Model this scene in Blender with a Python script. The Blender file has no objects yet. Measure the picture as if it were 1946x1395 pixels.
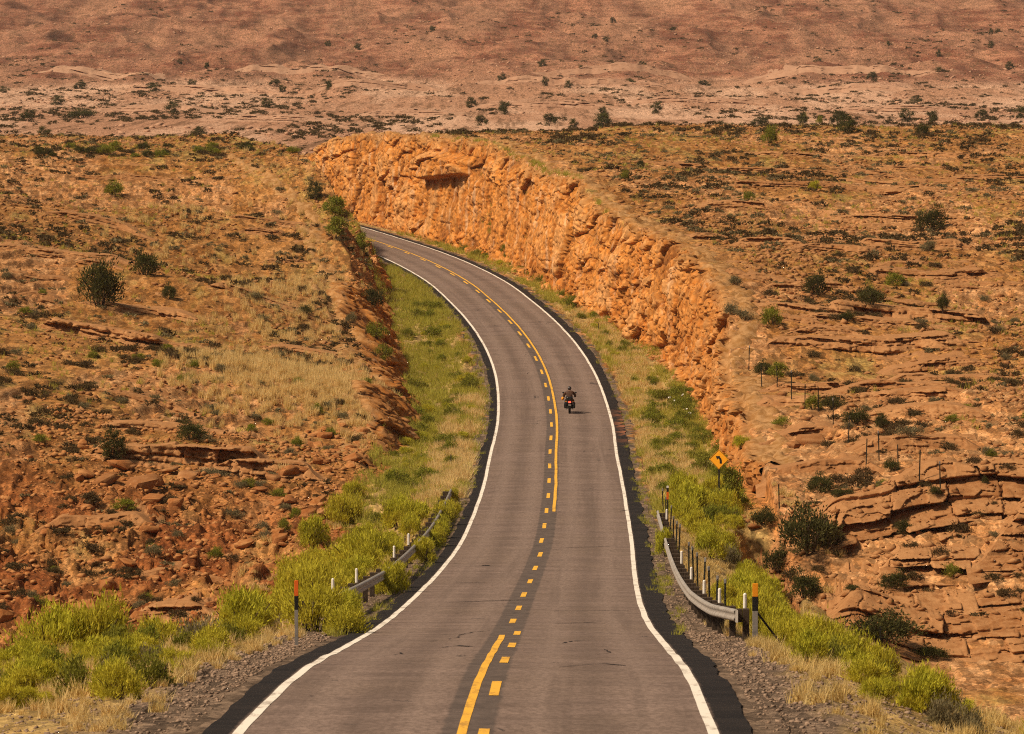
import bpy, bmesh, math, random
import numpy as np
from mathutils import Vector, Matrix

random.seed(11)
rng = np.random.default_rng(11)
sc = bpy.context.scene
COL = sc.collection
R = math.radians

# ------------------------------------------------------------------ camera
F, CX, CY, HOR = 9120.0, 973.0, 697.5, 70.0       # long lens; figures in units of the photograph's pixels
PITCH = math.atan((CY - HOR) / F)
cd = bpy.data.cameras.new("camera")
cd.sensor_width = 36.0
cd.lens = F / 1946.0 * 36.0
cd.clip_start, cd.clip_end = 1.0, 20000.0
cd.dof.use_dof = True
cd.dof.focus_distance = 290.0
cd.dof.aperture_fstop = 9.0
cam = bpy.data.objects.new("camera", cd)
cam.rotation_euler = (math.pi / 2 - PITCH, 0, 0)
COL.objects.link(cam)
sc.camera = cam

# ------------------------------------------------------------------ light
SUN_EL, SUN_AZ = 50.0, 246.0                       # azimuth clockwise from +Y
SKY_STRENGTH, SUN_STRENGTH, EXPOSURE = 0.036, 4.15, 0.30
w = bpy.data.worlds.new("World")
sc.world = w
w.use_nodes = True
nt = w.node_tree
bg = nt.nodes["Background"]
sky = nt.nodes.new("ShaderNodeTexSky")
sky.sky_type = 'NISHITA'
sky.sun_disc = False
sky.sun_elevation, sky.sun_rotation = R(SUN_EL), R(SUN_AZ)
sky.dust_density, sky.air_density, sky.ozone_density = 4.0, 1.0, 1.0
hs = nt.nodes.new("ShaderNodeHueSaturation")
hs.inputs['Saturation'].default_value = 0.15
tc = nt.nodes.new("ShaderNodeTexCoord")
ad = nt.nodes.new("ShaderNodeVectorMath"); ad.operation = 'ADD'; ad.inputs[1].default_value = (0, 0, 0.16)
nm_ = nt.nodes.new("ShaderNodeVectorMath"); nm_.operation = 'NORMALIZE'
nt.links.new(tc.outputs['Generated'], ad.inputs[0]); nt.links.new(ad.outputs[0], nm_.inputs[0]); nt.links.new(nm_.outputs[0], sky.inputs['Vector'])
nt.links.new(sky.outputs[0], hs.inputs['Color'])
nt.links.new(hs.outputs[0], bg.inputs['Color'])
bg.inputs['Strength'].default_value = SKY_STRENGTH
sl = bpy.data.lights.new("sun", 'SUN')
sl.energy, sl.angle, sl.color = SUN_STRENGTH, R(6.0), (1.0, 0.80, 0.56)
sun = bpy.data.objects.new("sun", sl)
e, a = R(SUN_EL), R(SUN_AZ)
sd = Vector((math.sin(a) * math.cos(e), math.cos(a) * math.cos(e), math.sin(e)))
sun.rotation_euler = sd.to_track_quat('Z', 'Y').to_euler()
COL.objects.link(sun)
sc.view_settings.view_transform = 'Standard'
sc.view_settings.look = 'None'
sc.view_settings.exposure = EXPOSURE
sc.view_settings.gamma = 1.0
sc.cycles.pixel_filter_type = 'BLACKMAN_HARRIS'
sc.cycles.filter_width = 1.1
sc.cycles.use_denoising = False

# ------------------------------------------------------------------ numeric helpers
FW = np.array([0, math.cos(PITCH), -math.sin(PITCH)])
UP = np.array([0, math.sin(PITCH), math.cos(PITCH)])

def at(u, v, D):
    d = FW * F + np.array([u - CX, 0, 0]) - UP * (v - CY)
    return d * (D / d[1])

def sstep(a, b, x):
    t = np.clip((x - a) / (b - a), 0, 1)
    return t * t * (3 - 2 * t)

def _h(ix, iy, seed):
    n = (ix.astype(np.int64) * 374761393 + iy.astype(np.int64) * 668265263 + seed * 1442695041) & 0xffffffff
    n = ((n ^ (n >> 13)) * 1274126177) & 0xffffffff
    n = ((n ^ (n >> 16)) * 2246822519) & 0xffffffff
    return ((n ^ (n >> 15)) & 0xffffff).astype(np.float32) / np.float32(0xffffff)

def vn(x, y, seed=0):
    fx, fy = np.floor(x), np.floor(y)
    tx, ty = (x - fx).astype(np.float32), (y - fy).astype(np.float32)
    tx = tx * tx * tx * (tx * (tx * 6 - 15) + 10)
    ty = ty * ty * ty * (ty * (ty * 6 - 15) + 10)
    ix, iy = fx.astype(np.int64), fy.astype(np.int64)
    a0, b0 = _h(ix, iy, seed), _h(ix + 1, iy, seed)
    a1, b1 = _h(ix, iy + 1, seed), _h(ix + 1, iy + 1, seed)
    return (a0 + (b0 - a0) * tx) * (1 - ty) + (a1 + (b1 - a1) * tx) * ty

def fbm(x, y, seed=0, o=4, g=0.5):
    s, amp, tot = 0, 1.0, 0.0
    for i in range(o):
        s = s + amp * (vn(x, y, seed + i * 17) - 0.5)
        tot += amp
        amp *= g
        x, y = x * 2.03 + 13.1, y * 2.03 + 7.7
    return s / tot * 2            # about -1..1

def cells(x, y, seed=0, jit=0.9):
    """blocky cellular field: per-cell random height and tilt, and the distance to the nearest edge"""
    ix, iy = np.floor(x).astype(np.int64), np.floor(y).astype(np.int64)
    best = np.full(x.shape, 9.0, np.float32); sec = best.copy()
    val = np.zeros(x.shape, np.float32); 
    for dx in (-1, 0, 1):
        for dy in (-1, 0, 1):
            cx, cy = ix + dx, iy + dy
            px = cx + 0.5 + (_h(cx, cy, seed) - 0.5) * jit
            py = cy + 0.5 + (_h(cx, cy, seed + 5) - 0.5) * jit
            ex, ey = (x - px).astype(np.float32), (y - py).astype(np.float32)
            d = ex * ex + ey * ey
            v = _h(cx, cy, seed + 9) + ex * (_h(cx, cy, seed + 21) - 0.5) * 1.2 + ey * (_h(cx, cy, seed + 33) - 0.5) * 1.2
            nb = d < best
            sec = np.where(nb, best, np.minimum(sec, d))
            val = np.where(nb, v, val)
            best = np.where(nb, d, best)
    return val, np.sqrt(sec) - np.sqrt(best)

def hermite(xs, ys):
    xs, ys = np.array(xs, float), np.array(ys, float)
    m = np.gradient(ys, xs)
    def f(x):
        x = np.asarray(x, float)
        i = np.clip(np.searchsorted(xs, x) - 1, 0, len(xs) - 2)
        h = xs[i + 1] - xs[i]
        t = np.clip((x - xs[i]) / h, 0, 1)
        t2, t3 = t * t, t * t * t
        return (2*t3-3*t2+1)*ys[i] + (t3-2*t2+t)*h*m[i] + (-2*t3+3*t2)*ys[i+1] + (t3-t2)*h*m[i+1]
    return f

# ------------------------------------------------------------------ the road's line, worked out from its centre dashes (12.2 m apart)
RY = [-250, -60, 0, 40, 70, 90, 108, 132, 157, 181, 205, 230, 254, 278, 303, 327, 351, 376, 400, 424, 449, 473, 497, 523, 560, 600, 640, 700, 780, 900]
RX = [-3, -1.6, -1.2, -.9, -.6, -.35, -.14, .12, .5, .98, 1.48, 1.88, 2.2, 2.42, 2.72, 2.72, 2.42, 1.52, .1, -1.8, -4.1, -7.05, -10.6, -15.3, -22.5, -32, -44, -66, -104, -180]
RZ = [-4, -5, -6.2, -8.5, -10.4, -11.93, -13.75, -16.15, -18.3, -20.1, -21.6, -22.75, -23.55, -24.1, -24.5, -24.68, -24.57, -24.2, -23.78, -23.36, -22.96, -22.64, -22.38, -22.1, -21.8, -21.6, -21.4, -21.2, -21, -20.8]
_yy = np.arange(-250, 900, 1.0)
_fx, _fz = hermite(RY, RX)(_yy), hermite(RY, RZ)(_yy)
_k = np.ones(9) / 9
_fx = np.convolve(np.pad(_fx, 4, 'edge'), _k, 'valid'); _fz = np.convolve(np.pad(_fz, 4, 'edge'), _k, 'valid')
_ct = 1 / np.sqrt(1 + np.gradient(_fx) ** 2)
def xr(y): return np.interp(y, _yy, _fx)
def zr(y): return np.interp(y, _yy, _fz)
def ct(y): return np.interp(y, _yy, _ct)
def road_pt(y, n):
    """point at lateral offset n (metres, right positive) from the centre line"""
    c = float(ct(y)); t = math.sqrt(max(0, 1 - c * c)) * (1 if np.interp(y + 1, _yy, _fx) > np.interp(y, _yy, _fx) else -1)
    return Vector((float(xr(y)) + n * c, y - n * t, float(zr(y))))

# ------------------------------------------------------------------ natural terrain: thin plate through surveyed points (u, v, distance)
SURV = [
 # right plateau rim and surface
 (1395,790,272),(1390,740,292),(1330,600,318),(1280,500,352),(1200,420,397),(1100,340,442),(1000,285,492),(900,262,532),(800,255,567),(740,262,590),(660,300,612),(610,325,635),
 (1425,700,304),(1790,930,230),(1700,700,305),(1750,600,338),(1500,560,338),(1500,450,388),(1750,450,402),(1780,330,470),(1500,330,462),(1780,240,560),(1500,240,552),
 (1300,237,560),(1150,250,552),(1600,850,252),(1450,870,256),(1700,950,224),(1500,950,224),(1900,1000,215),(1900,650,310),(1900,350,460),
 # left hill
 (770,740,312),(740,650,347),(728,560,402),(712,500,450),(694,450,484),(650,380,494),(612,330,500),(560,297,512),(400,277,540),(180,270,545),(30,268,545),
 (400,400,440),(200,400,430),(560,430,430),(400,540,350),(600,560,362),(200,540,345),(200,700,290),(450,700,296),(650,720,312),(400,820,264),(200,830,260),(620,850,274),
 (350,980,240),(200,1000,236),(540,950,246),(300,1120,224),(480,1100,224),(200,1190,216),(40,850,250),(40,1000,236),(40,600,320),
]
P = [at(*s) for s in SURV]
P += [np.array(q, float) for q in [
 (-8,190,-26.3),(-15,180,-27.3),(-8,140,-25),(-14,110,-22),(-9,95,-17.5),(-24,150,-26),(0,80,-18),(-30,60,-17),(20,60,-17),(0,0,-10),
 (16,206,-25.2),(24,204,-25.2),(34,204,-25.0),(11,206,-25.8),(20,185,-25.0),(9,190,-26.2),(9,160,-25),(9,130,-22),(15,165,-24),(12,100,-19),(22,110,-20),(22,160,-24.3),(14,150,-24.5),
 (-12,700,-19.5),(20,700,-19),(60,700,-19),(-60,700,-19),(-100,650,-18),(-45,640,-16),(70,600,-12),(60,400,-13),(55,250,-18),(-55,400,-11),(-50,250,-18),(-70,520,-10),
]]
P += [at(*q) + np.array([-3.6, 0, 0.25]) for q in SURV[3:10]]      # the hill ran on over the road before it was cut
P += [np.array(q, float) for q in [(4.3,455,-12.8),(2.4,470,-12.3),(0.8,484,-11.9),(8.5,462,-12.7),(6.0,484,-11.9),(14,470,-12.9)]]
P = np.array(P)
def _tp(d2): return 0.5 * d2 * np.log(d2 + 1e-9)
_q = P[:, :2] / 100.0
_A = _tp(((_q[:, None] - _q[None]) ** 2).sum(-1)) + np.eye(len(_q)) * 2e-4
_B = np.hstack([np.ones((len(_q), 1)), _q])
_S = np.linalg.solve(np.block([[_A, _B], [_B.T, np.zeros((3, 3))]]), np.concatenate([P[:, 2], np.zeros(3)]))
def tps(x, y):
    shp = x.shape
    X = (np.where(np.abs(x) < 40, x, np.sign(x) * (40 + 30 * np.tanh((np.abs(x) - 40) / 30))) / 100).ravel()
    Y = (np.clip(y, -20, 760) / 100).ravel()
    out = np.empty(X.shape)
    for i in range(0, len(X), 60000):
        sl_ = slice(i, i + 60000)
        d2 = (X[sl_, None] - _q[None, :, 0]) ** 2 + (Y[sl_, None] - _q[None, :, 1]) ** 2
        out[sl_] = _tp(d2) @ _S[:-3] + _S[-3] + _S[-2] * X[sl_] + _S[-1] * Y[sl_]
    return out.reshape(shp)

def nR(y): return np.interp(y, [0, 250, 300, 345, 395, 450, 540, 620], [9.0, 10.2, 10.0, 10.3, 8.3, 6.8, 7.0, 7.0])
def nL(y): return np.interp(y, [0, 270, 312, 347, 402, 450, 484, 900], [9.0, 9.8, 9.0, 10.6, 10.6, 7.6, 5.6, 5.6])

def far_h(x, y):
    r = np.clip((y + 60 * fbm(x / 130, y / 700, 319, 2) - 1330) / 1300, 0, 1.9)
    ramp = np.clip(r * 2.2, 0, 1)
    rid = 1 - np.abs(fbm(x / 75, y / 190, 301, 4)); rid2 = 1 - np.abs(fbm(x / 24, y / 80, 303, 3))
    z = -19.4 + 1.5 * fbm(x / 90, y / 240, 311, 3) * sstep(700, 900, y) + 46 * r * r
    z = z + ramp * (15.0 * (rid - 0.82) + 6.0 * (rid2 - 0.78))
    z = z + sstep(1000, 1300, y) * (0.9 * fbm(x / 14, y / 45, 331, 4) + 1.1 * np.maximum(0, fbm(x / 40, y / 130, 335, 3)))
    return z

def terrace(z, step, lo=0.72):
    f = z / step
    i = np.floor(f)
    return (i + sstep(lo, 0.97, f - i)) * step

def ground(x, y, masks=False):
    x = np.asarray(x, float); y = np.asarray(y, float)
    # the coarse plate is smooth: evaluate exactly
    T = tps(x, y)
    k = sstep(640, 780, y)
    T = T * (1 - k) + far_h(x, y) * k
    near = 1 - sstep(560, 760, y)
    big = fbm(x / 14, y / 30, 3, 4)
    T = T + 0.55 * big * near
    rockn = fbm(x / 9 + 50, y / 26, 41, 3)
    right = sstep(6, 14, x - xr(y))
    rock = sstep(-0.15, 0.35, rockn + 0.45 * right * (1 - sstep(285, 330, y)) + 0.25 * (1 - sstep(225, 262, y)) - 0.05)
    # bedding ledges
    T0 = T
    dip = 0.012 * x + 0.25 * fbm(x / 5, y / 12, 61, 3)
    t1 = terrace(T + dip, 0.62) - dip
    t2 = terrace(T + 0.7 * dip + 0.1 * fbm(x / 1.1, y / 2.5, 71, 2), 0.23, 0.55) - 0.7 * dip
    am = near * (0.25 + 0.75 * rock)
    T = T + am * (0.75 * (t1 - T0) + 0.45 * (t2 - T0))
    # broken rock on the talus below the left ledge
    tal = sstep(-1.5, -6, x - xr(y) + 2) * (1 - sstep(236, 262, y)) * sstep(150, 200, y)
    c1, e1 = cells(x / 1.1, y / 2.2, 81)
    c2, e2 = cells(x / 0.42, y / 0.8, 83)
    rub = near * np.maximum(tal, 0.35 * rock)
    T = T + rub * (0.55 * (c1 - 0.5) * (0.3 + 0.7 * sstep(0.03, 0.2, e1)) + 0.22 * (c2 - 0.5) * sstep(0, 0.18, e2))
    T = T + near * 0.05 * fbm(x / 0.8, y / 1.2, 91, 3)
    # road corridor: cut through high ground, bank over low ground
    n = (x - xr(y)) * ct(y)
    an = np.abs(n)
    nd = np.where(n > 0, nR(y), nL(y)) + np.where(n > 0, 0.15, 0.7) * fbm(x / 5, y / 7, 101, 3)
    slope = np.where(n > 0, 6.0, np.interp(y, [300, 400, 450, 480], [0.75, 0.9, 1.8, 3.0]))
    z0 = zr(y)
    dipd = -0.32 * np.sin(np.pi * np.clip((an - 5.2) / np.maximum(nd - 5.2, 1), 0, 1)) + 0.10 * fbm(x / 1.6, y / 3, 111, 3) * sstep(5, 6.5, an)
    hi = z0 + dipd + np.maximum(0, an - nd - np.where(n > 0, 0.5, 0)) * slope
    fs = np.where(n > 0, np.interp(y, [110, 150], [0.32, 0.5]), np.interp(y, [112, 122, 150], [0.07, 0.16, 0.5]))
    lo = z0 - 0.10 - np.maximum(0, an - 5.8) * fs + 0.12 * fbm(x / 1.4, y / 2.5, 121, 3) * sstep(5.2, 7, an)
    hi = hi + 60 * sstep(700, 740, y); lo = lo - 60 * sstep(700, 740, y)
    h = np.minimum(np.maximum(T, lo), np.maximum(hi, lo))
    h = np.where((an < 5.6) & (y < 740), z0 - 0.09 - 0.05 * (an > 4.9) + 0.04 * fbm(x / 0.7, y / 1.5, 131, 2) * (an > 4.9), h)
    slot = np.exp(-((x - 11.3 - 0.5 * fbm(y / 6, y * 0, 171, 2)) / 0.95) ** 4) * sstep(172, 182, y) * (1 - sstep(219, 222, y))
    h = h - 3.6 * slot
    if not masks:
        return h
    cut = sstep(0.1, 0.6, T - hi) * (an > nd - 0.6) * near
    verge = sstep(4.9, 5.6, an) * sstep(0.6, -0.3, an - nd) * (h < T - 0.0 + 5) * (y > 60) * (y < 700)
    fill = sstep(-0.02, 0.15, h - T) * (an > 5.0) * (y < 300)
    gw = np.interp(y, [150, 250], [1.0, 0.0])
    grav = sstep(3.6, 4.0, an) * (1 - sstep(4.7 + 0.8 * gw, 5.1 + 1.5 * gw, an + 0.7 * fbm(x, y / 2, 141, 2))) * (y < 600)
    red = np.clip(tal * sstep(-0.25, 0.35, fbm(x / 4 + 9, y / 9, 151, 3) + 0.25 * sstep(-14, -8, x) + 0.38), 0, 1)
    red = np.maximum(red, 0.6 * verge * sstep(0.15, 0.5, fbm(x / 3 + 2, y / 7, 161, 2)) * (n > 0))
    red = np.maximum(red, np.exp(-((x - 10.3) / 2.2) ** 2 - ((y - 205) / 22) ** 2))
    return h, dict(rock=rock * near * (1 - verge) * (1 - fill) * (1 - 0.65 * tal), red=red, veg=np.clip(np.maximum(verge, fill), 0, 1), grav=grav,
                   far=sstep(600, 850, y), cut=np.clip(cut, 0, 1), tal=tal * near)

def hit(u, v, lift=0.0):
    """where the line of sight through photo pixel (u, v) first meets the ground or a rock ledge"""
    D = np.concatenate([np.arange(84, 640, 0.5), np.arange(640, 2600, 4.0)])
    d = FW * F + np.array([u - CX, 0, 0]) - UP * (v - CY)
    d = d / d[1]
    Q = D[:, None] * d[None]
    g = ground(Q[:, 0], Q[:, 1]) + lift
    b = np.nonzero(Q[:, 2] <= g)[0]
    i = b[0] if len(b) else len(D) - 1
    best = Vector((Q[i, 0], Q[i, 1], g[i] - lift))
    dv = Vector(d).normalized()
    for t in SOLIDS:
        loc = t.ray_cast(Vector((0, 0, 0)), dv, 3000)[0]
        if loc is not None and loc.y < best.y - 0.2: best = loc.copy()
    return best

def settle(pos):
    """lift points that a rock ledge covers on to that ledge"""
    for i in range(len(pos)):
        o = Vector((pos[i][0], pos[i][1], 40.0))
        for t in SOLIDS:
            loc = t.ray_cast(o, Vector((0, 0, -1)), 90)[0]
            if loc is not None and loc.z > pos[i][2]: pos[i][2] = loc.z
    return pos

def gz(x, y): return float(ground(np.array([x]), np.array([y]))[0])
SOLIDS = []

# ------------------------------------------------------------------ mesh helpers
def mesh_np(name, V, Fc, mat=None, attrs=None, smooth=False, uv=None):
    me = bpy.data.meshes.new(name)
    V = np.asarray(V, np.float32); Fc = np.asarray(Fc, np.int32)
    k = Fc.shape[1]
    me.vertices.add(len(V)); me.vertices.foreach_set("co", V.ravel())
    me.loops.add(Fc.size); me.loops.foreach_set("vertex_index", Fc.ravel())
    me.polygons.add(len(Fc)); me.polygons.foreach_set("loop_start", np.arange(0, Fc.size, k, dtype=np.int32))
    if smooth:
        me.polygons.foreach_set("use_smooth", np.ones(len(Fc), bool))
    for nm, arr in (attrs or {}).items():
        at_ = me.attributes.new(nm, 'FLOAT', 'POINT')
        at_.data.foreach_set("value", np.asarray(arr, np.float32).ravel())
    me.update(calc_edges=True)
    if mat: me.materials.append(mat)
    return me

def link(name, me, parent=None, loc=None):
    o = bpy.data.objects.new(name, me)
    COL.objects.link(o)
    if parent: o.parent = parent
    if loc is not None: o.location = loc
    return o

def tag(o, label=None, cat=None, group=None, kind=None):
    if label: o['label'] = label
    if cat: o['category'] = cat
    if group: o['group'] = group
    if kind: o['kind'] = kind
    return o

def empty(name, loc, rz=0.0):
    o = bpy.data.objects.new(name, None)
    o.empty_display_size = 0.2
    o.location = loc; o.rotation_euler = (0, 0, rz)
    COL.objects.link(o)
    return o

class MB:
    """collects simple solids into one mesh"""
    def __init__(s): s.bm = bmesh.new()
    def box(s, c, d, rot=None, bev=0.0):
        r = bmesh.ops.create_cube(s.bm, size=1.0)
        vs = r['verts']
        m = Matrix.Translation(Vector(c)) @ (rot.to_4x4() if rot else Matrix()) @ Matrix.Diagonal((d[0], d[1], d[2], 1))
        bmesh.ops.transform(s.bm, matrix=m, verts=vs)
        if bev:
            bmesh.ops.bevel(s.bm, geom=list({e for v in vs for e in v.link_edges}), offset=bev, segments=2, affect='EDGES', profile=0.6)
        return s
    def tube(s, a, b, r0, r1=None, n=10):
        a, b = Vector(a), Vector(b)
        d = b - a
        r = bmesh.ops.create_cone(s.bm, cap_ends=True, segments=n, radius1=r0, radius2=r0 if r1 is None else r1, depth=d.length)
        m = Matrix.Translation((a + b) / 2) @ d.to_track_quat('Z', 'Y').to_matrix().to_4x4()
        bmesh.ops.transform(s.bm, matrix=m, verts=r['verts'])
        return s
    def ball(s, c, d, sub=2):
        r = bmesh.ops.create_icosphere(s.bm, subdivisions=sub, radius=0.5)
        bmesh.ops.transform(s.bm, matrix=Matrix.Translation(Vector(c)) @ Matrix.Diagonal((d[0], d[1], d[2], 1)), verts=r['verts'])
        return s
    def torus(s, c, R0, r0, axis='X', n=28, k=10):
        vs = []
        for i in range(n):
            a_ = 2 * math.pi * i / n
            row = []
            for j in range(k):
                b_ = 2 * math.pi * j / k
                q = R0 + r0 * math.cos(b_)
                row.append(s.bm.verts.new(Vector(c) + Vector((r0 * 1.15 * math.sin(b_), q * math.cos(a_), q * math.sin(a_)))))
            vs.append(row)
        for i in range(n):
            for j in range(k):
                s.bm.faces.new((vs[i][j], vs[(i+1) % n][j], vs[(i+1) % n][(j+1) % k], vs[i][(j+1) % k]))
        return s
    def prism(s, pts, y0, y1):
        """outline in x-z extruded along y"""
        f = [s.bm.verts.new((p[0], y0, p[1])) for p in pts]
        b = [s.bm.verts.new((p[0], y1, p[1])) for p in pts]
        s.bm.faces.new(f); s.bm.faces.new(list(reversed(b)))
        for i in range(len(pts)):
            j = (i + 1) % len(pts)
            s.bm.faces.new((f[j], f[i], b[i], b[j]))
        return s
    def mesh(s, name, mat, smooth=False):
        bmesh.ops.recalc_face_normals(s.bm, faces=s.bm.faces)
        me = bpy.data.meshes.new(name)
        s.bm.to_mesh(me); s.bm.free()
        if smooth:
            me.polygons.foreach_set("use_smooth", np.ones(len(me.polygons), bool))
        me.materials.append(mat)
        return me
    def obj(s, name, mat, parent=None, smooth=False): return link(name, s.mesh(name, mat, smooth), parent)

# ------------------------------------------------------------------ materials
class NT:
    def __init__(s, name, rough=0.9, spec=0.2):
        s.m = bpy.data.materials.new(name); s.m.use_nodes = True
        s.t = s.m.node_tree; s.b = s.t.nodes["Principled BSDF"]
        s.b.inputs['Roughness'].default_value = rough
        s.b.inputs['Specular IOR Level'].default_value = spec
        s._pos = None
    def n(s, typ, **kw):
        o = s.t.nodes.new(typ)
        for k, v in kw.items(): setattr(o, k, v)
        return o
    def l(s, a_, b_): s.t.links.new(a_, b_)
    def pos(s, sx=1, sy=1, sz=1):
        g = s.n('ShaderNodeTexCoord')
        m = s.n('ShaderNodeMapping'); m.inputs['Scale'].default_value = (sx, sy, sz)
        s.l(g.outputs['Object'], m.inputs['Vector']); return m.outputs[0]
    def noise(s, vec, scale, detail=4, rough=0.55, dist=0.0):
        o = s.n('ShaderNodeTexNoise'); o.inputs['Scale'].default_value = scale; o.inputs['Detail'].default_value = detail
        o.inputs['Roughness'].default_value = rough; o.inputs['Distortion'].default_value = dist
        s.l(vec, o.inputs['Vector']); return o.outputs['Fac']
    def vor(s, vec, scale, out='Color'):
        o = s.n('ShaderNodeTexVoronoi'); o.inputs['Scale'].default_value = scale
        s.l(vec, o.inputs['Vector']); return o.outputs[out]
    def ramp(s, f, a_, b_, lo=0.0, hi=1.0):
        o = s.n('ShaderNodeMapRange', interpolation_type='SMOOTHSTEP')
        o.inputs[1].default_value, o.inputs[2].default_value = a_, b_
        o.inputs[3].default_value, o.inputs[4].default_value = lo, hi
        s.l(f, o.inputs[0]); return o.outputs[0]
    def attr(s, name):
        o = s.n('ShaderNodeAttribute'); o.attribute_name = name; return o.outputs['Fac']
    def mix(s, f, a_, b_, mode='MIX'):
        o = s.n('ShaderNodeMix', data_type='RGBA', blend_type=mode)
        for sock, v in ((o.inputs[0], f), (o.inputs[6], a_), (o.inputs[7], b_)):
            if hasattr(v, 'is_output'): s.l(v, sock)
            elif isinstance(v, (int, float)): sock.default_value = v
            else: sock.default_value = (*v, 1)
        return o.outputs[2]
    def math(s, op, a_, b_=0.0):
        o = s.n('ShaderNodeMath', operation=op)
        for i, v in enumerate((a_, b_)):
            if hasattr(v, 'is_output'): s.l(v, o.inputs[i])
            else: o.inputs[i].default_value = v
        return o.outputs[0]
    def bump(s, f, strength, dist):
        o = s.n('ShaderNodeBump'); o.inputs['Strength'].default_value = strength; o.inputs['Distance'].default_value = dist
        s.l(f, o.inputs['Height']); s.l(o.outputs[0], s.b.inputs['Normal'])
    def col(s, c):
        if hasattr(c, 'is_output'): s.l(c, s.b.inputs['Base Color'])
        else: s.b.inputs['Base Color'].default_value = (*c, 1)
        return s.m

def plain(name, c, rough=0.7, spec=0.3, metal=0.0, var=0.25, scale=6.0):
    k = NT(name, rough, spec); k.b.inputs['Metallic'].default_value = metal
    f = k.noise(k.pos(), scale, 5, 0.65)
    return k.col(k.mix(k.ramp(f, 0.3, 0.7), tuple(v * (1 - var) for v in c), tuple(min(1, v * (1 + var)) for v in c)))

def mat_ground():
    k = NT("desert_ground", 0.95, 0.1)
    p = k.pos(); pf = k.pos(1, 0.26, 1)
    n1 = k.noise(pf, 0.12, 5, 0.6); n2 = k.noise(pf, 1.1, 5, 0.65); n3 = k.noise(p, 6.5, 3, 0.7)
    c = k.mix(k.ramp(n1, 0.38, 0.62), (0.215, 0.088, 0.022), (0.330, 0.150, 0.044))
    c = k.mix(k.ramp(n2, 0.42, 0.66), c, (0.390, 0.195, 0.070))
    og = k.noise(pf, 0.30, 4, 0.65)
    c = k.mix(k.ramp(og, 0.50, 0.66, 0, 0.65), c, k.mix(k.ramp(n2, 0.35, 0.6), (0.185, 0.130, 0.030), (0.330, 0.240, 0.075)))
    rock = k.mix(k.ramp(n2, 0.35, 0.7), (0.335, 0.155, 0.056), (0.480, 0.265, 0.125))
    lay = k.noise(k.pos(0.25, 0.25, 5.0), 1.6, 4, 0.6)
    rock = k.mix(k.ramp(lay, 0.45, 0.62, 0, 0.55), rock, (0.270, 0.105, 0.034))
    c = k.mix(k.ramp(k.attr('rock'), 0.15, 0.75), c, rock)
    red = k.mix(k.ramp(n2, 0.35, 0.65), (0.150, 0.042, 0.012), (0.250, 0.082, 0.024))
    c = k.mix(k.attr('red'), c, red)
    veg = k.mix(k.ramp(n2, 0.35, 0.65), (0.270, 0.180, 0.065), (0.420, 0.300, 0.120))
    c = k.mix(k.math('MULTIPLY', k.attr('veg'), 0.85), c, veg)
    cutc = k.mix(k.ramp(n2, 0.35, 0.65), (0.33, 0.125, 0.032), (0.47, 0.210, 0.066))
    c = k.mix(k.attr('cut'), c, cutc)
    ff = k.noise(k.pos(1, 0.10, 1), 0.034, 5, 0.6); fs = k.noise(k.pos(1, 0.022, 2.5), 0.36, 5, 0.74)
    far = k.mix(k.ramp(ff, 0.42, 0.58), (0.380, 0.200, 0.120), (0.540, 0.330, 0.220))
    farz = k.n('ShaderNodeSeparateXYZ'); k.l(k.pos(), farz.inputs[0])
    hill = k.math('MULTIPLY', k.ramp(farz.outputs[2], -17.5, -14.0), k.ramp(ff, 0.36, 0.56, 0.35, 1.0))
    band = k.noise(k.pos(0.06, 0.012, 0.35), 1.0, 5, 0.7)
    hc = k.mix(k.ramp(band, 0.40, 0.60), (0.165, 0.060, 0.034), (0.320, 0.145, 0.085))
    far = k.mix(hill, far, hc)
    far = k.mix(k.ramp(fs, 0.50, 0.62, 0, 0.75), far, (0.140, 0.072, 0.036))
    c = k.mix(k.attr('far'), c, far)
    g = k.mix(k.ramp(n3, 0.35, 0.65), (0.095, 0.065, 0.046), (0.20, 0.140, 0.098))
    c = k.mix(k.attr('grav'), c, g)
    # pebbles and grit: a different tone for each stone
    v = k.vor(k.pos(1, 0.22, 1), 3.4); v2 = k.vor(p, 8.0)
    s1 = k.n('ShaderNodeSeparateColor'); k.l(v, s1.inputs[0]); s2 = k.n('ShaderNodeSeparateColor'); k.l(v2, s2.inputs[0])
    peb = k.math('MULTIPLY', k.ramp(s1.outputs[0], 0, 1, 0.52, 1.38), k.ramp(s2.outputs[0], 0, 1, 0.62, 1.30))
    pm = k.n('ShaderNodeCombineColor')
    for i in range(3): k.l(peb, pm.inputs[i])
    c = k.mix(0.85, c, pm.outputs[0], 'MULTIPLY')
    k.bump(k.math('ADD', n3, k.math('MULTIPLY', s1.outputs[1], 0.5)), 0.55, 0.12)
    return k.col(c)

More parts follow.
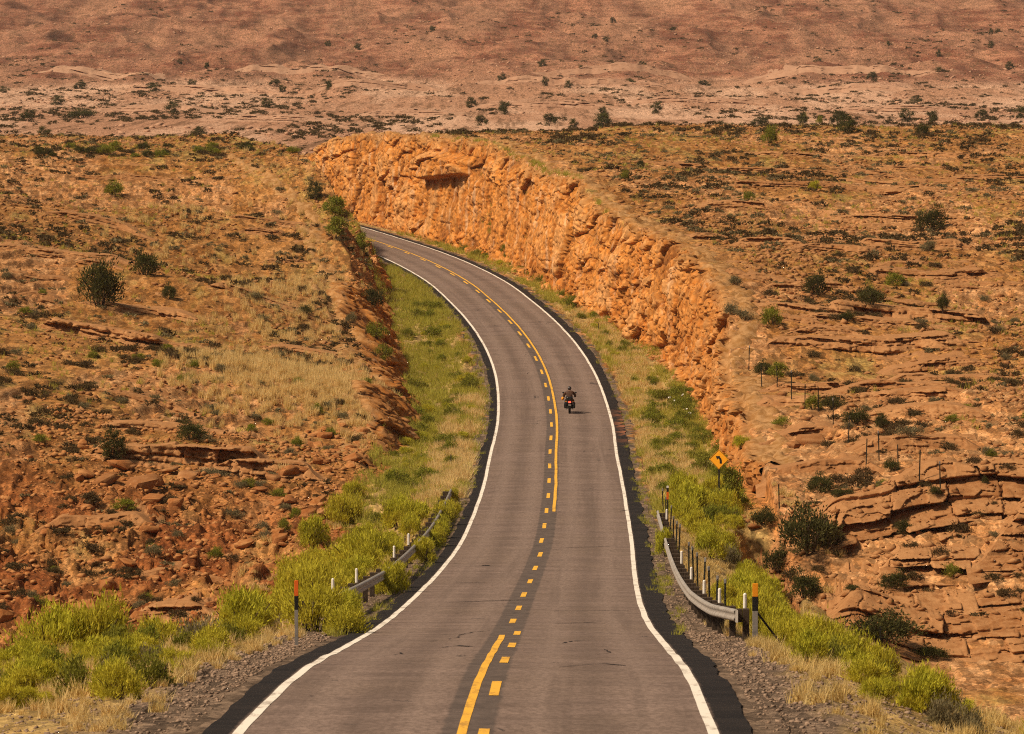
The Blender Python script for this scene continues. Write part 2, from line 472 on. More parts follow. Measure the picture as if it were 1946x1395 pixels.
def mat_cliff():
    k = NT("cut_sandstone", 0.93, 0.12)
    p = k.pos()
    n1 = k.noise(k.pos(1, 0.7, 1), 0.25, 4, 0.6); n2 = k.noise(p, 1.6, 5, 0.65)
    c = k.mix(k.ramp(n1, 0.36, 0.64), (0.390, 0.120, 0.017), (0.540, 0.205, 0.038))
    c = k.mix(k.ramp(n2, 0.40, 0.68), c, (0.56, 0.250, 0.070))
    c = k.mix(k.ramp(k.attr('block'), 0.12, 0.58, 0.8, 0.0), c, (0.150, 0.046, 0.010))  # lowest tones go dark, painted crevice shade included
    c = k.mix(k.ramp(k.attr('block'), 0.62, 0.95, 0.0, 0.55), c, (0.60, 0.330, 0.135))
    st = k.noise(k.pos(1.3, 0.35, 0.08), 1.0, 4, 0.6)             # streaks running down the blasted face
    c = k.mix(k.ramp(st, 0.56, 0.72, 0, 0.65), c, (0.58, 0.38, 0.225))
    st2 = k.noise(k.pos(1.0, 0.3, 0.06), 1.4, 4, 0.6)
    c = k.mix(k.ramp(st2, 0.60, 0.75, 0, 0.7), c, (0.225, 0.085, 0.026))
    v = k.vor(p, 2.2); s1 = k.n('ShaderNodeSeparateColor'); k.l(v, s1.inputs[0])
    pm = k.n('ShaderNodeCombineColor'); pe = k.ramp(s1.outputs[0], 0, 1, 0.68, 1.22)
    for i in range(3): k.l(pe, pm.inputs[i])
    c = k.mix(0.9, c, pm.outputs[0], 'MULTIPLY')
    top = k.mix(k.ramp(n2, 0.35, 0.65), (0.250, 0.120, 0.036), (0.400, 0.225, 0.098))
    sy = k.n('ShaderNodeSeparateXYZ'); k.l(k.pos(), sy.inputs[0])
    brn = k.mix(k.ramp(n2, 0.35, 0.65), (0.205, 0.080, 0.024), (0.380, 0.175, 0.062))
    c = k.mix(k.math('MULTIPLY', k.ramp(sy.outputs[1], 265.0, 400.0, 0.62, 0.12), k.ramp(n1, 0.3, 0.6, 0.4, 1.0)), c, brn)
    c = k.mix(k.attr('top'), c, top)
    k.bump(k.math('ADD', n2, k.math('MULTIPLY', s1.outputs[1], 0.4)), 0.5, 0.15)
    return k.col(c)

def mat_road():
    k = NT("asphalt", 0.85, 0.25)
    lat, s = k.attr('lat'), k.attr('arc')
    cv = k.n('ShaderNodeCombineXYZ'); k.l(k.math('MULTIPLY', lat, 0.26), cv.inputs[0]); k.l(k.math('MULTIPLY', s, 0.55), cv.inputs[1])
    cross = k.noise(cv.outputs[0], 1.0, 6, 0.72)
    cv2 = k.n('ShaderNodeCombineXYZ'); k.l(k.math('MULTIPLY', lat, 0.22), cv2.inputs[0]); k.l(k.math('MULTIPLY', s, 0.11), cv2.inputs[1])
    pat = k.noise(cv2.outputs[0], 1.0, 4, 0.6)
    fine = k.noise(k.pos(1, 0.35, 1), 9.0, 4, 0.8)
    c = k.mix(k.ramp(cross, 0.36, 0.64), (0.160, 0.111, 0.092), (0.255, 0.180, 0.150))
    c = k.mix(k.ramp(pat, 0.40, 0.66, 0, 0.55), c, (0.200, 0.140, 0.107))
    al = k.math('ABSOLUTE', lat)
    tr = k.math('ABSOLUTE', k.math('SUBTRACT', k.math('ABSOLUTE', k.math('SUBTRACT', al, 1.85)), 0.85))   # wheel paths polished pale
    c = k.mix(k.ramp(tr, 0.0, 0.55, 0.55, 0.0), c, (0.275, 0.198, 0.164))
    lg = k.n('ShaderNodeCombineXYZ'); k.l(k.math('MULTIPLY', lat, 1.6), lg.inputs[0]); k.l(k.math('MULTIPLY', s, 0.02), lg.inputs[1])
    lgn = k.noise(lg.outputs[0], 1.0, 4, 0.6)
    c = k.mix(k.ramp(lgn, 0.5, 0.68, 0, 0.40), c, (0.105, 0.072, 0.058))
    oil = k.ramp(k.math('ABSOLUTE', k.math('SUBTRACT', al, 1.85)), 0.0, 0.45, 0.30, 0.0)
    c = k.mix(oil, c, (0.090, 0.062, 0.050))
    c = k.mix(k.ramp(fine, 0.35, 0.65, 0.0, 0.6), c, (0.085, 0.058, 0.045))
    # cracks, dark sealed patches
    cv3 = k.n('ShaderNodeCombineXYZ'); k.l(k.math('MULTIPLY', lat, 0.55), cv3.inputs[0]); k.l(k.math('MULTIPLY', s, 0.23), cv3.inputs[1])
    ck = k.noise(cv3.outputs[0], 1.0, 6, 0.8, 1.2)
    c = k.mix(k.ramp(ck, 0.635, 0.66, 0, 0.75), c, (0.035, 0.028, 0.026))
    # dark seal along the centre joint
    wob = k.noise(cv2.outputs[0], 9.0, 3, 0.6)
    cl = k.math('ABSOLUTE', k.math('ADD', lat, 0.12))
    seal = k.ramp(k.math('ADD', cl, k.math('MULTIPLY', k.math('SUBTRACT', wob, 0.5), 0.16)), 0.36, 0.44, 0.70, 0.0)
    seal = k.math('MULTIPLY', seal, k.ramp(s, 430.0, 480.0, 1.0, 0.25))
    c = k.mix(seal, c, k.mix(k.ramp(wob, 0.35, 0.65), (0.052, 0.042, 0.038), (0.095, 0.074, 0.064)))
    # black shoulder outside the white line
    sh = k.ramp(k.math('ADD', al, k.math('MULTIPLY', k.math('SUBTRACT', wob, 0.5), 0.12)), 3.70, 3.80)
    c = k.mix(sh, c, k.mix(k.ramp(cross, 0.35, 0.7), (0.007, 0.005, 0.005), (0.022, 0.016, 0.014)))
    # red silt washed across the right shoulder
    silt = k.math('MULTIPLY', k.ramp(k.math('ABSOLUTE', k.math('SUBTRACT', s, 302.0)), 1.0, 22.0, 1.0, 0.0), k.ramp(lat, 3.4, 4.6))
    sv = k.noise(k.pos(0.5, 0.35, 1), 1.6, 5, 0.7)
    silt = k.math('MULTIPLY', silt, k.ramp(sv, 0.46, 0.58))
    c = k.mix(silt, c, (0.34, 0.125, 0.06))
    k.bump(k.math('ADD', cross, k.math('MULTIPLY', fine, 0.6)), 0.35, 0.03)
    return k.col(c)

def mat_paint(name, c1, worn):
    k = NT(name, 0.7, 0.3)
    f = k.noise(k.pos(1, 0.3, 1), 2.2, 6, 0.8)
    return k.col(k.mix(k.ramp(f, 0.50, 0.64, 0, 0.85), c1, worn))

def mat_leaf(name, c1, c2, c3):
    k = NT(name, 0.75, 0.12)
    f = k.noise(k.pos(), 2.5, 3, 0.6)
    oi = k.n('ShaderNodeObjectInfo')
    c = k.mix(k.attr('tint'), c1, c2)
    c = k.mix(k.ramp(f, 0.45, 0.7, 0, 0.6), c, c3)
    c = k.mix(k.ramp(oi.outputs['Random'], 0, 1, 0, 0.45), c, c3)
    k.col(c)
    t = k.n('ShaderNodeBsdfTranslucent'); k.l(c, t.inputs['Color'])
    mx = k.n('ShaderNodeMixShader'); mx.inputs[0].default_value = 0.35
    out = k.t.nodes['Material Output']
    k.l(k.b.outputs[0], mx.inputs[1]); k.l(t.outputs[0], mx.inputs[2]); k.l(mx.outputs[0], out.inputs['Surface'])
    return k.m

M = dict(
 ground=mat_ground(), cliff=mat_cliff(), road=mat_road(),
 white=mat_paint("white_line_paint", (0.78, 0.72, 0.64), (0.36, 0.30, 0.25)),
 yellow=mat_paint("yellow_line_paint", (0.78, 0.42, 0.045), (0.40, 0.21, 0.04)),
 rabbit=mat_leaf("rabbitbrush_leaf", (0.225, 0.225, 0.016), (0.640, 0.600, 0.055), (0.560, 0.450, 0.045)),
 green=mat_leaf("green_leaf", (0.110, 0.140, 0.016), (0.300, 0.300, 0.034), (0.240, 0.210, 0.036)),
 juniper=mat_leaf("juniper_leaf", (0.036, 0.040, 0.012), (0.115, 0.112, 0.028), (0.080, 0.066, 0.022)),
 sage=mat_leaf("sage_leaf", (0.140, 0.115, 0.060), (0.290, 0.240, 0.130), (0.190, 0.160, 0.070)),
 black=mat_leaf("blackbrush_leaf", (0.060, 0.037, 0.018), (0.150, 0.095, 0.042), (0.100, 0.078, 0.028)),
 straw=mat_leaf("dry_grass", (0.640, 0.440, 0.170), (0.900, 0.700, 0.360), (0.640, 0.480, 0.160)),
 verge=mat_leaf("verge_grass", (0.380, 0.345, 0.055), (0.680, 0.580, 0.130), (0.300, 0.310, 0.035)),
 bark=plain("bark", (0.085, 0.055, 0.036), 0.9, 0.1),
 rock=None)

def mat_rock(name, a_, b_, d_):
    k = NT(name, 0.93, 0.12)
    p = k.pos(); oi = k.n('ShaderNodeObjectInfo')
    n = k.noise(p, 2.2, 5, 0.65); n2 = k.noise(p, 9.0, 4, 0.7)
    c = k.mix(k.ramp(n, 0.35, 0.65), a_, b_)
    c = k.mix(k.ramp(n2, 0.5, 0.75, 0, 0.5), c, d_)
    c = k.mix(k.ramp(oi.outputs['Random'], 0, 1, 0, 0.5), c, d_)
    c = k.mix(k.ramp(k.attr('tint'), 0, 1, 0.0, 0.6), c, b_)
    k.bump(n2, 0.5, 0.06)
    return k.col(c)
M['rock'] = mat_rock("orange_sandstone", (0.300, 0.112, 0.033), (0.430, 0.205, 0.078), (0.215, 0.070, 0.020))
M['gravelstone'] = mat_rock("road_gravel", (0.150, 0.100, 0.072), (0.330, 0.230, 0.165), (0.190, 0.105, 0.060))
M['farslab'] = mat_rock("pink_sandstone", (0.340, 0.185, 0.115), (0.480, 0.285, 0.185), (0.250, 0.120, 0.070))
M['slab'] = mat_rock("pale_sandstone", (0.275, 0.118, 0.042), (0.420, 0.215, 0.092), (0.185, 0.070, 0.022))

# ------------------------------------------------------------------ terrain sheet
def build_terrain():
    ac = np.linspace(-0.128, 0.128, 860)
    out = 0.128 * 1.085 ** np.arange(1, 36)
    A_ = np.concatenate([-out[::-1], ac, out])
    Yn = np.concatenate([np.linspace(-240, 60, 50), np.arange(63, 76, 3.0)])
    Ym = []
    y = 76.0
    while y < 660: Ym.append(y); y += 0.22 + 0.00042 * (y - 76)
    Yf = []
    st = 1.2
    while y < 4200: Yf.append(y); y += st; st = min(st * 1.014, 7.0)
    Y = np.concatenate([Yn, Ym, Yf])
    W = np.maximum(Y, 70.0)
    X = W[:, None] * A_[None]
    YY = np.repeat(Y[:, None], len(A_), 1)
    h, m = ground(X, YY, True)
    nr, nc = X.shape
    V = np.stack([X, YY, h], -1).reshape(-1, 3)
    idx = np.arange(nr * nc).reshape(nr, nc)
    Q = np.stack([idx[:-1, :-1], idx[:-1, 1:], idx[1:, 1:], idx[1:, :-1]], -1).reshape(-1, 4)
    me = mesh_np("ground", V, Q, M['ground'], {k: v for k, v in m.items() if k != 'tal'}, smooth=False)
    tag(link("ground", me), kind='structure')
build_terrain()

# ------------------------------------------------------------------ the blasted rock faces on both sides of the road
def build_cut(sd, Y, nface, steep, rows, seed, joints):
    lip = 10
    x0, c0, z0 = xr(Y), ct(Y), zr(Y)
    ndf = nR if sd > 0 else nL
    nb = ndf(Y) + 0.4 * fbm(Y / 9, Y * 0 + 2, seed, 3)
    rim = nb + 2.0
    for _ in range(24):
        zt = ground(x0 + sd * (rim + 1.4) / c0, Y)
        H = np.maximum(zt - z0, 0.05)
        rim = 0.5 * rim + 0.5 * (nb + H / steep + 0.35)
    ker = np.ones(21) / 21
    H = np.convolve(np.pad(H, 10, 'edge'), ker, 'valid'); rim = np.convolve(np.pad(rim, 10, 'edge'), ker, 'valid')
    H = H * (1 + 0.10 * fbm(Y / 6.0, Y * 0, seed + 2, 3))
    t = np.linspace(-0.06, 1, rows)
    prof = 0.80 * t + 0.20 * np.clip(t, 0, 1) ** 5
    N = nb[:, None] + (rim - nb)[:, None] * prof[None]
    Z = (z0 - 0.15)[:, None] + (H + 0.1)[:, None] * t[None]
    S = np.repeat(Y[:, None], rows, 1)
    zz = Z
    wob = 0.25 * fbm(S / 6, zz / 2, seed + 20, 2)
    c1, e1 = cells(S / 6.0 + wob, zz / 3.4, seed + 10)
    c2, e2 = cells(S / 2.1 + wob, zz / 1.15, seed + 12)
    c3, e3 = cells(S / 0.8, zz / 0.34, seed + 14)
    mod = np.clip(0.75 + 0.9 * fbm(S / 11, zz / 4, seed + 26, 2), 0.25, 1.4)
    col_, ce = cells(S / 4.2 + 0.3 * fbm(S / 4, zz / 5, seed + 22, 2), zz / 14.0, seed + 16)
    sm = joints * sstep(415, 450, Y)[:, None] * (1 - sstep(525, 560, Y))[:, None] * sstep(0.05, 0.2, t)[None] * (1 - sstep(0.66, 0.8, t))[None]
    pan = sstep(0.02, 0.25, fbm(S / 15, zz / 9, seed + 24, 2)) * sstep(0.02, 0.12, t)[None] * (1 - sstep(0.55, 0.8, t))[None]
    sm = np.maximum(sm, 0.85 * joints * pan)
    sm = np.clip(sm * (0.6 + 1.2 * vn(S / 14, zz / 4, seed + 23)), 0, 1)
    rough = 1 - 0.8 * sm
    cr = np.maximum(1 - sstep(0.0, 0.10, e1), 0.6 * (1 - sstep(0.0, 0.10, e2)))
    d = rough * (0.75 * (c1 - 0.5) + mod * (0.42 * (c2 - 0.5) + 0.30 * (c3 - 0.5)) - 0.42 * cr - 0.30 * (1 - sstep(0, 0.07, ce)))
    d = d + sm * (0.10 * (c3 - 0.5) + 0.14 * (c2 - 0.5) + 0.60 * (col_ - 0.5) - 0.35 * (1 - sstep(0, 0.10, ce)))
    d = d + 0.5 * fbm(S / 16, zz / 5, seed + 31, 3)
    if sd > 0: d = d + 1.5 * sstep(508, 512, S) * (1 - sstep(534, 537, S)) * sstep(-15.3, -14.9, zz + 0.05 * (S - 520)) * (1 - sstep(-13.3, -12.6, zz))
    env = np.clip(H / 2.0, 0, 1)[:, None] * np.clip((t[None] + 0.06) / 0.12, 0, 1)
    d = d * env
    N = N - 0.20 - d
    le = np.linspace(0, 1, lip + 1)[1:][None]
    Ne = N[:, -1:] + le * 2.6
    Se = np.repeat(Y[:, None], lip, 1)
    g = ground(x0[:, None] + sd * Ne / c0[:, None], Se)
    b1, be = cells(Se / 2.0, Ne / 0.5, seed + 41)
    Ze = Z[:, -1:] * (1 - sstep(0, 0.5, le)) + (g + 0.06) * sstep(0, 0.5, le) - 0.4 * sstep(0.7, 1, le)
    Ze = Ze + 0.40 * (b1 - 0.45) * sstep(0, 0.15, be) * (1 - sstep(0.6, 0.95, le)) * env[:, -1:]
    N, Z, S = np.hstack([N, Ne]), np.hstack([Z, Ze]), np.hstack([S, Se])
    top = np.hstack([np.repeat(sstep(0.90, 1.0, t)[None], len(Y), 0) * 0.5, np.repeat(np.minimum(1, 0.6 + 1.2 * le), len(Y), 0)])
    blk = np.hstack([np.clip((0.5 * c1 + 0.35 * c2 + 0.2 * c3 - 0.5 * cr) * rough + sm * (0.35 + 0.5 * col_ - 0.4 * (ce < 0.06)), 0, 1), np.clip(b1, 0, 1)])  # block tone, with shade painted dark into crevices and column joints
    X = x0[:, None] + sd * N / c0[:, None]
    nr, nc = X.shape
    V = np.stack([X, S, Z], -1).reshape(-1, 3)
    idx = np.arange(nr * nc).reshape(nr, nc)
    Q = np.stack([idx[:-1, :-1], idx[1:, :-1], idx[1:, 1:], idx[:-1, 1:]], -1)
    if sd < 0: Q = Q[..., ::-1]
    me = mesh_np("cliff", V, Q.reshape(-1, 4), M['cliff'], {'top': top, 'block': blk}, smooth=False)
    o = tag(link("cliff", me), kind='structure')
    solid(o)

from mathutils.bvhtree import BVHTree
def solid(o):
    bm = bmesh.new(); bm.from_mesh(o.data); SOLIDS.append(BVHTree.FromBMesh(bm)); bm.free()
build_cut(1, np.arange(246, 640, 0.14), nR, 6.0, 120, 201, 1.0)
build_cut(-1, np.arange(262, 520, 0.2), nL, 1.1, 44, 251, 0.0)

def rock_ledge(x0, x1, yc, H0, seed, slope=1.6, back=8.0, layer=0.42, bow=0.0, undercut=0.35, taper=2.0, zb=None, mat='slab'):
    """bedded sandstone step facing the road: layers of uneven reach, undercut between the slabs"""
    xs = np.arange(x0, x1, 0.055 * yc / 210.0)
    xm = (x0 + x1) / 2
    yf = yc + bow * (xs - xm) + 1.3 * fbm(xs / 5.0, xs * 0 + seed, seed, 3)
    tp = np.clip(np.minimum(xs - x0, x1 - xs) / taper, 0, 1); tp = tp * tp * (3 - 2 * tp)
    H = H0 * tp * (0.85 + 0.3 * fbm(xs / 4, xs * 0, seed + 3, 2)) + 0.02
    zg = ground(xs, yf - 0.3) if zb is None else np.full(xs.shape, zb)
    kw = max(3, int(5.0 / (xs[1] - xs[0]))); kw += 1 - kw % 2; kw = min(kw, 2 * (len(xs) // 2) - 1)
    zg = np.convolve(np.pad(zg, kw // 2, 'edge'), np.ones(kw) / kw, 'valid')
    zt = zg + H
    nrow = int(max(26, H0 / (0.03 * yc / 210.0)))
    t = np.linspace(0, 1, nrow)
    Z = (zg - 0.5)[:, None] + (H + 0.5)[:, None] * t[None]
    XX = np.repeat(xs[:, None], nrow, 1)
    r_ = np.random.default_rng(seed)
    edges = np.cumsum(np.concatenate([[-3.0], layer * r_.choice([0.35, 0.5, 0.8, 1.1, 1.7], 60) * r_.uniform(0.8, 1.2, 60)]))
    fault = XX / (layer * 7.0) + 0.3 * vn(zz_ := (Z - zg[:, None]), XX / 9.0, seed + 6)
    fi = np.floor(fault)
    zz = zz_ + 0.30 * layer * (_h(fi.astype(np.int64), fi.astype(np.int64) * 0, seed + 5) - 0.5) + 0.035 * (XX - xm) + 0.012 * fbm(XX / 0.8, zz_ / 0.8, seed + 4, 2) + 0.08 * fbm(XX / 14.0, XX * 0, seed + 3, 1)
    Li = np.clip(np.searchsorted(edges, zz) - 1, 0, len(edges) - 2)
    fr = (zz - edges[Li]) / (edges[Li + 1] - edges[Li])
    L64 = Li.astype(np.int64)
    wd = layer * (2.0 + 7.0 * _h(L64, L64 * 0, seed + 11))
    jx = XX / wd + 50 * _h(L64, L64 * 0 + 1, seed + 13) + 0.10 * fbm(XX * 1.3, zz * 2, seed + 15, 2)
    J = np.floor(jx).astype(np.int64); fj = jx - J
    ej = np.minimum(fj, 1 - fj) * wd
    cb = _h(J, L64, seed + 17); cs = _h(J, L64, seed + 18)
    s1, se1 = cells(XX / (layer * 1.2), zz / (layer * 0.5), seed + 19, 0.9)
    reach = 1.15 * (cb - 0.5) + 0.9 * fbm(XX / 4.2 + Li * 9.1, Li * 3.3, seed + 8, 1) + 0.34 * (s1 - 0.5) - 0.22 * sstep(0.75, 1.0, fr)
    cut = undercut * (1.9 * (1 - sstep(0.04, 0.24, fr)) * cs + 0.7 * (1 - sstep(0.02, 0.07, ej)))
    Yv = yf[:, None] + zz * slope - (reach - cut) * min(1.0, H0 / 1.2) * tp[:, None] + 0.05 * fbm(XX / 0.3, zz / 0.12, seed + 11, 2)
    nb = 16
    d = np.linspace(0, 1, nb + 1)[1:] ** 1.5 * back
    Yb = Yv[:, -1:] + d[None]
    Xb = np.repeat(xs[:, None], nb, 1)
    gb = ground(Xb, Yb)
    k = sstep(0.15, 0.9, d / back)[None]
    Zb = Z[:, -1:] * (1 - k) + gb * k + 0.06 * fbm(Xb / 0.7, Yb / 1.0, seed + 13, 3) - 0.12 * (d >= back * 0.95)[None]
    V = np.stack([np.hstack([XX, Xb]), np.hstack([Yv, Yb]), np.hstack([Z, Zb])], -1)
    nr, nc = V.shape[:2]
    tint = np.hstack([np.clip(0.4 + 0.8 * (cb - 0.5) + 0.4 * (s1 - 0.5), 0, 1), np.full((nr, nb), 0.6)])
    idx = np.arange(nr * nc).reshape(nr, nc)
    Q = np.stack([idx[:-1, :-1], idx[1:, :-1], idx[1:, 1:], idx[:-1, 1:]], -1).reshape(-1, 4)
    solid(tag(link("rock_ledge", mesh_np("rock_ledge", V.reshape(-1, 3), Q, M[mat], {'tint': tint})), kind='structure'))
def ledges():
    rock_ledge(11.5, 46, 203.5, 1.7, 701, 3.6, 7, 0.50, 0.08, 0.5, 4.0)
    rock_ledge(14.5, 46, 208, 2.5, 703, 3.6, 7, 0.62, -0.06, 0.55, 3.5)
    rock_ledge(10.2, 27, 214, 2.9, 705, 2.2, 8, 0.66, 0.12, 0.8, 3.0)
    rock_ledge(20, 48, 213, 3.2, 709, 2.6, 8, 0.58, 0.04, 0.6, 4.0)
    for i, (u0, u1, v, h, sl, bk) in enumerate([
      (1440, 1830, 668, 0.9, 1.5, 9), (1560, 1900, 610, 0.9, 1.5, 10), (1470, 1700, 640, 0.6, 1.5, 7), (1680, 1900, 702, 0.6, 1.0, 7), (1640, 1900, 530, 0.8, 1.6, 9), (1440, 1600, 745, 0.5, 1.5, 6), (1590, 1900, 790, 0.6, 2, 8),
      (1480, 1700, 480, 0.5, 1.5, 8), (1560, 1860, 420, 0.6, 1.5, 8), (1250, 1420, 455, 0.5, 1.5, 7), (1330, 1640, 330, 0.6, 1.5, 8), (1420, 1600, 296, 0.5, 1.5, 8), (1640, 1880, 300, 0.5, 1.5, 8),
      (1420, 1640, 590, 0.6, 1.5, 8), (1650, 1850, 655, 0.8, 1.5, 8), (1560, 1760, 740, 0.6, 1.5, 7), (1440, 1620, 830, 0.6, 1.5, 6), (1660, 1880, 860, 0.7, 1.5, 7), (1300, 1500, 395, 0.6, 1.5, 9), (1500, 1800, 365, 0.6, 1.5, 9), (1180, 1380, 320, 0.5, 1.5, 9), (1620, 1850, 470, 0.7, 1.5, 8), (1380, 1560, 540, 0.5, 1.5, 7), (1440, 1700, 905, 0.7, 1.5, 5),
      (60, 330, 645, 0.9, 1.2, 8), (120, 420, 600, 0.6, 1.5, 7), (240, 440, 665, 0.4, 1.5, 6), (150, 520, 885, 1.1, 1.2, 7), (380, 620, 905, 0.9, 1.5, 5), (150, 420, 820, 0.4, 1.5, 7), (60, 300, 430, 0.6, 1.5, 8), (330, 540, 395, 0.5, 1.5, 8), (180, 480, 345, 0.5, 1.5, 8), (60, 300, 1010, 0.7, 1.5, 6), (230, 430, 1090, 0.6, 2.0, 5), (230, 420, 1180, 0.7, 2.0, 5), (590, 690, 985, 1.0, 0.5, 5)]):
        a_, b_ = hit((u0 + u1) / 2, v), None
        k = a_.y / F
        rock_ledge((u0 - CX) * k, (u1 - CX) * k, a_.y, h, 711 + i * 29, sl, bk, 0.26 if h < .7 else 0.34, random.uniform(-.25, .25), 0.30, 1.5 + 1.5 * (h < .7))
    gl = np.random.default_rng(91)
    for i in range(58):
        rt = i < 42
        u = gl.uniform(1330, 1900) if rt else gl.uniform(40, 620)
        v = gl.uniform(300, 900) if rt else gl.uniform(330, 780)
        if rt and u < 1060 + (v - 250) * 0.75: u = 1060 + (v - 250) * 0.75 + gl.uniform(40, 200)
        a_ = hit(u, v)
        if abs((a_.x - xr(a_.y)) * ct(a_.y)) < 12: continue
        k = a_.y / F; hw = gl.uniform(40, 130)
        h = gl.uniform(0.22, 0.6)
        rock_ledge((u - hw - CX) * k, (u + hw - CX) * k, a_.y, h, 2511 + i * 37, 1.6, gl.uniform(4, 9), 0.16 + 0.2 * h, gl.uniform(-.35, .35), 0.30, 1.6)
    for i, (u0, u1, v, h) in enumerate([(150, 420, 212, 2.0), (380, 640, 232, 1.6), (640, 900, 222, 1.8), (860, 1200, 206, 1.8), (1180, 1480, 196, 1.8), (1420, 1750, 178, 2.2), (200, 560, 176, 2.6), (560, 860, 166, 2.6), (900, 1300, 160, 2.4), (1560, 1850, 214, 1.6), (60, 300, 150, 3.0), (420, 760, 140, 3.0), (1000, 1350, 135, 3.0), (1400, 1800, 140, 3.0)]):
        a_ = hit((u0 + u1) / 2, v); k = a_.y / F
        rock_ledge((u0 - CX) * k, (u1 - CX) * k, a_.y, h, 1511 + i * 31, 3.0, 60, h * 0.45, random.uniform(-.2, .2), 0.5, 14, None, 'farslab')
ledges()

# ------------------------------------------------------------------ road surface and paint
def arc_of(y): return y
def strip(name, ys, n0, n1, lift, mat, cols=2, kind='structure', lat_attr=False):
    """ribbon between lateral offsets n0(y) and n1(y)"""
    ys = np.asarray(ys, float)
    a0 = n0(ys) if callable(n0) else np.full(ys.shape, n0)
    a1 = n1(ys) if callable(n1) else np.full(ys.shape, n1)
    t = np.linspace(0, 1, cols)
    N = a0[:, None] + (a1 - a0)[:, None] * t[None]
    c = ct(ys)[:, None]
    tx = np.gradient(xr(ys), ys)[:, None] if len(ys) > 2 else (np.interp(ys + 1, _yy, _fx) - np.interp(ys, _yy, _fx))[:, None]
    X = xr(ys)[:, None] + N * c
    Yg = ys[:, None] - N * c * tx
    Z = zr(Yg) + lift - 0.012 * np.abs(N) + 0.018 * np.sin(Yg * 0.9) * fbm(Yg / 14, Yg * 0, 401, 2)
    nr, nc = X.shape
    idx = np.arange(nr * nc).reshape(nr, nc)
    Q = np.stack([idx[:-1, :-1], idx[:-1, 1:], idx[1:, 1:], idx[1:, :-1]], -1).reshape(-1, 4)
    V = np.stack([X, Yg, Z], -1).reshape(-1, 3)
    return V, Q, N.ravel(), Yg.ravel()

ys = np.concatenate([np.arange(-60, 70, 2.0), np.arange(70, 620, 0.5), np.arange(620, 745, 2.0)])
edgeL = lambda y: -(4.22 + 0.12 * fbm(y / 3.1, y * 0 + 1, 411, 4) + 0.10 * fbm(y / 30, y * 0 + 1, 413, 2))
edgeR = lambda y: 4.42 + 0.13 * fbm(y / 3.1, y * 0 + 4, 415, 4) + np.interp(y, [105, 160], [-0.12, 0.0])
V, Q, N_, A_ = strip("road", ys, edgeL, edgeR, 0.0, None, 42)
tag(link("road", mesh_np("road", V, Q, M['road'], {'lat': N_, 'arc': A_}, smooth=True)), kind='structure')

def marking(name, ys, n0, n1, mat):
    V, Q, _, _ = strip(name, ys, n0, n1, 0.007, None, 2)
    return tag(link(name, mesh_np(name, V, Q, mat)), kind='structure')
HW = 3.65
wv = lambda y, s: 0.018 * fbm(y / 6.0, y * 0 + s, 421, 3)
for sgn, s in ((-1, 1.0), (1, 5.0)):
    marking("edge_line", ys[(ys > 60)], lambda y: sgn * HW - 0.085 + wv(y, s), lambda y: sgn * HW + 0.085 + wv(y, s + .3), M['white'])
marking("centre_line", np.arange(229.0, 700, 0.5), lambda y: 0.06 + wv(y, 9), lambda y: 0.21 + wv(y, 9.3), M['yellow'])
marking("centre_line", np.arange(40, 118.5, 0.5), lambda y: -0.28 + wv(y, 9), lambda y: -0.13 + wv(y, 9.3), M['yellow'])
def crack(pts, wdt):
    """tar-sealed crack, a thin wandering strip lying on the asphalt; pts are (distance, lateral)"""
    P_ = np.array(pts, float); t = np.linspace(0, len(P_) - 1, 26)
    yy = np.interp(t, range(len(P_)), P_[:, 0]); nn_ = np.interp(t, range(len(P_)), P_[:, 1])
    nn_ = nn_ + 0.10 * fbm(t * 1.7, t * 0 + P_[0, 0], 431, 3); yy = yy + 0.5 * fbm(t * 1.3, t * 0 + P_[0, 1], 433, 3)
    hw = wdt * (0.4 + 0.8 * vn(t * 1.1, t * 0 + P_[0, 0], 435)) * np.sin(np.pi * np.linspace(0.03, 0.97, 26)) ** 0.5
    V_ = []
    for q in range(26):
        d_ = 2.2 * hw[q]
        for sg in (-1, 1):
            a_ = road_pt(yy[q] + sg * d_, nn_[q] + sg * hw[q] * 0.5)
            V_.append((a_.x, a_.y, a_.z + 0.011 - 0.012 * abs(nn_[q]) + 0.018 * math.sin(a_.y * .9) * float(fbm(np.array([a_.y / 14]), np.array([0.0]), 401, 2)[0])))
    Q_ = [[2 * q, 2 * q + 1, 2 * q + 3, 2 * q + 2] for q in range(25)]
    tag(link("road_crack", mesh_np("road_crack", V_, Q_, M['tar'])), kind='structure')
M['tar'] = plain("tar_seal", (0.022, 0.017, 0.015), 0.7, 0.3)
for pts, wdt in [([(112, -1.95), (114.5, -1.4), (117, -1.2)], .10), ([(118, -1.3), (121.5, -1.0), (123, -.6)], .09), ([(110, 1.25), (112.5, 1.5), (113.5, 1.95)], .10), ([(106.5, -1.5), (108, -1.1), (107.4, -.7)], .12), ([(131, 1.1), (131.6, 1.7), (133, 2.4)], .06),
                 ([(183, -2.5), (184, -2.2), (184, -1.9)], .10), ([(98, -2.6), (101, -2.1), (103, -2.2)], .08), ([(92, 1.2), (94, 2.0), (93, 2.6)], .07), ([(150, -2.6), (151, -1.2), (152, .3)], .045), ([(230, 3.3), (231, 3.62), (231.5, 3.8)], .10), ([(142, .7), (142.5, 1.8), (143.5, 3.2)], .05), ([(350, -1.4), (352, -1.1)], .10), ([(168, -2.7), (168.5, -1.6)], .05), ([(200, .9), (201, 2.3), (202, 3.0)], .05), ([(100, 1.9), (103, 2.3), (105, 2.2)], .06)]:
    crack(pts, wdt)
dash_V, dash_Q, off = [], [], 0
y = 108.0 - 12.19 * 4
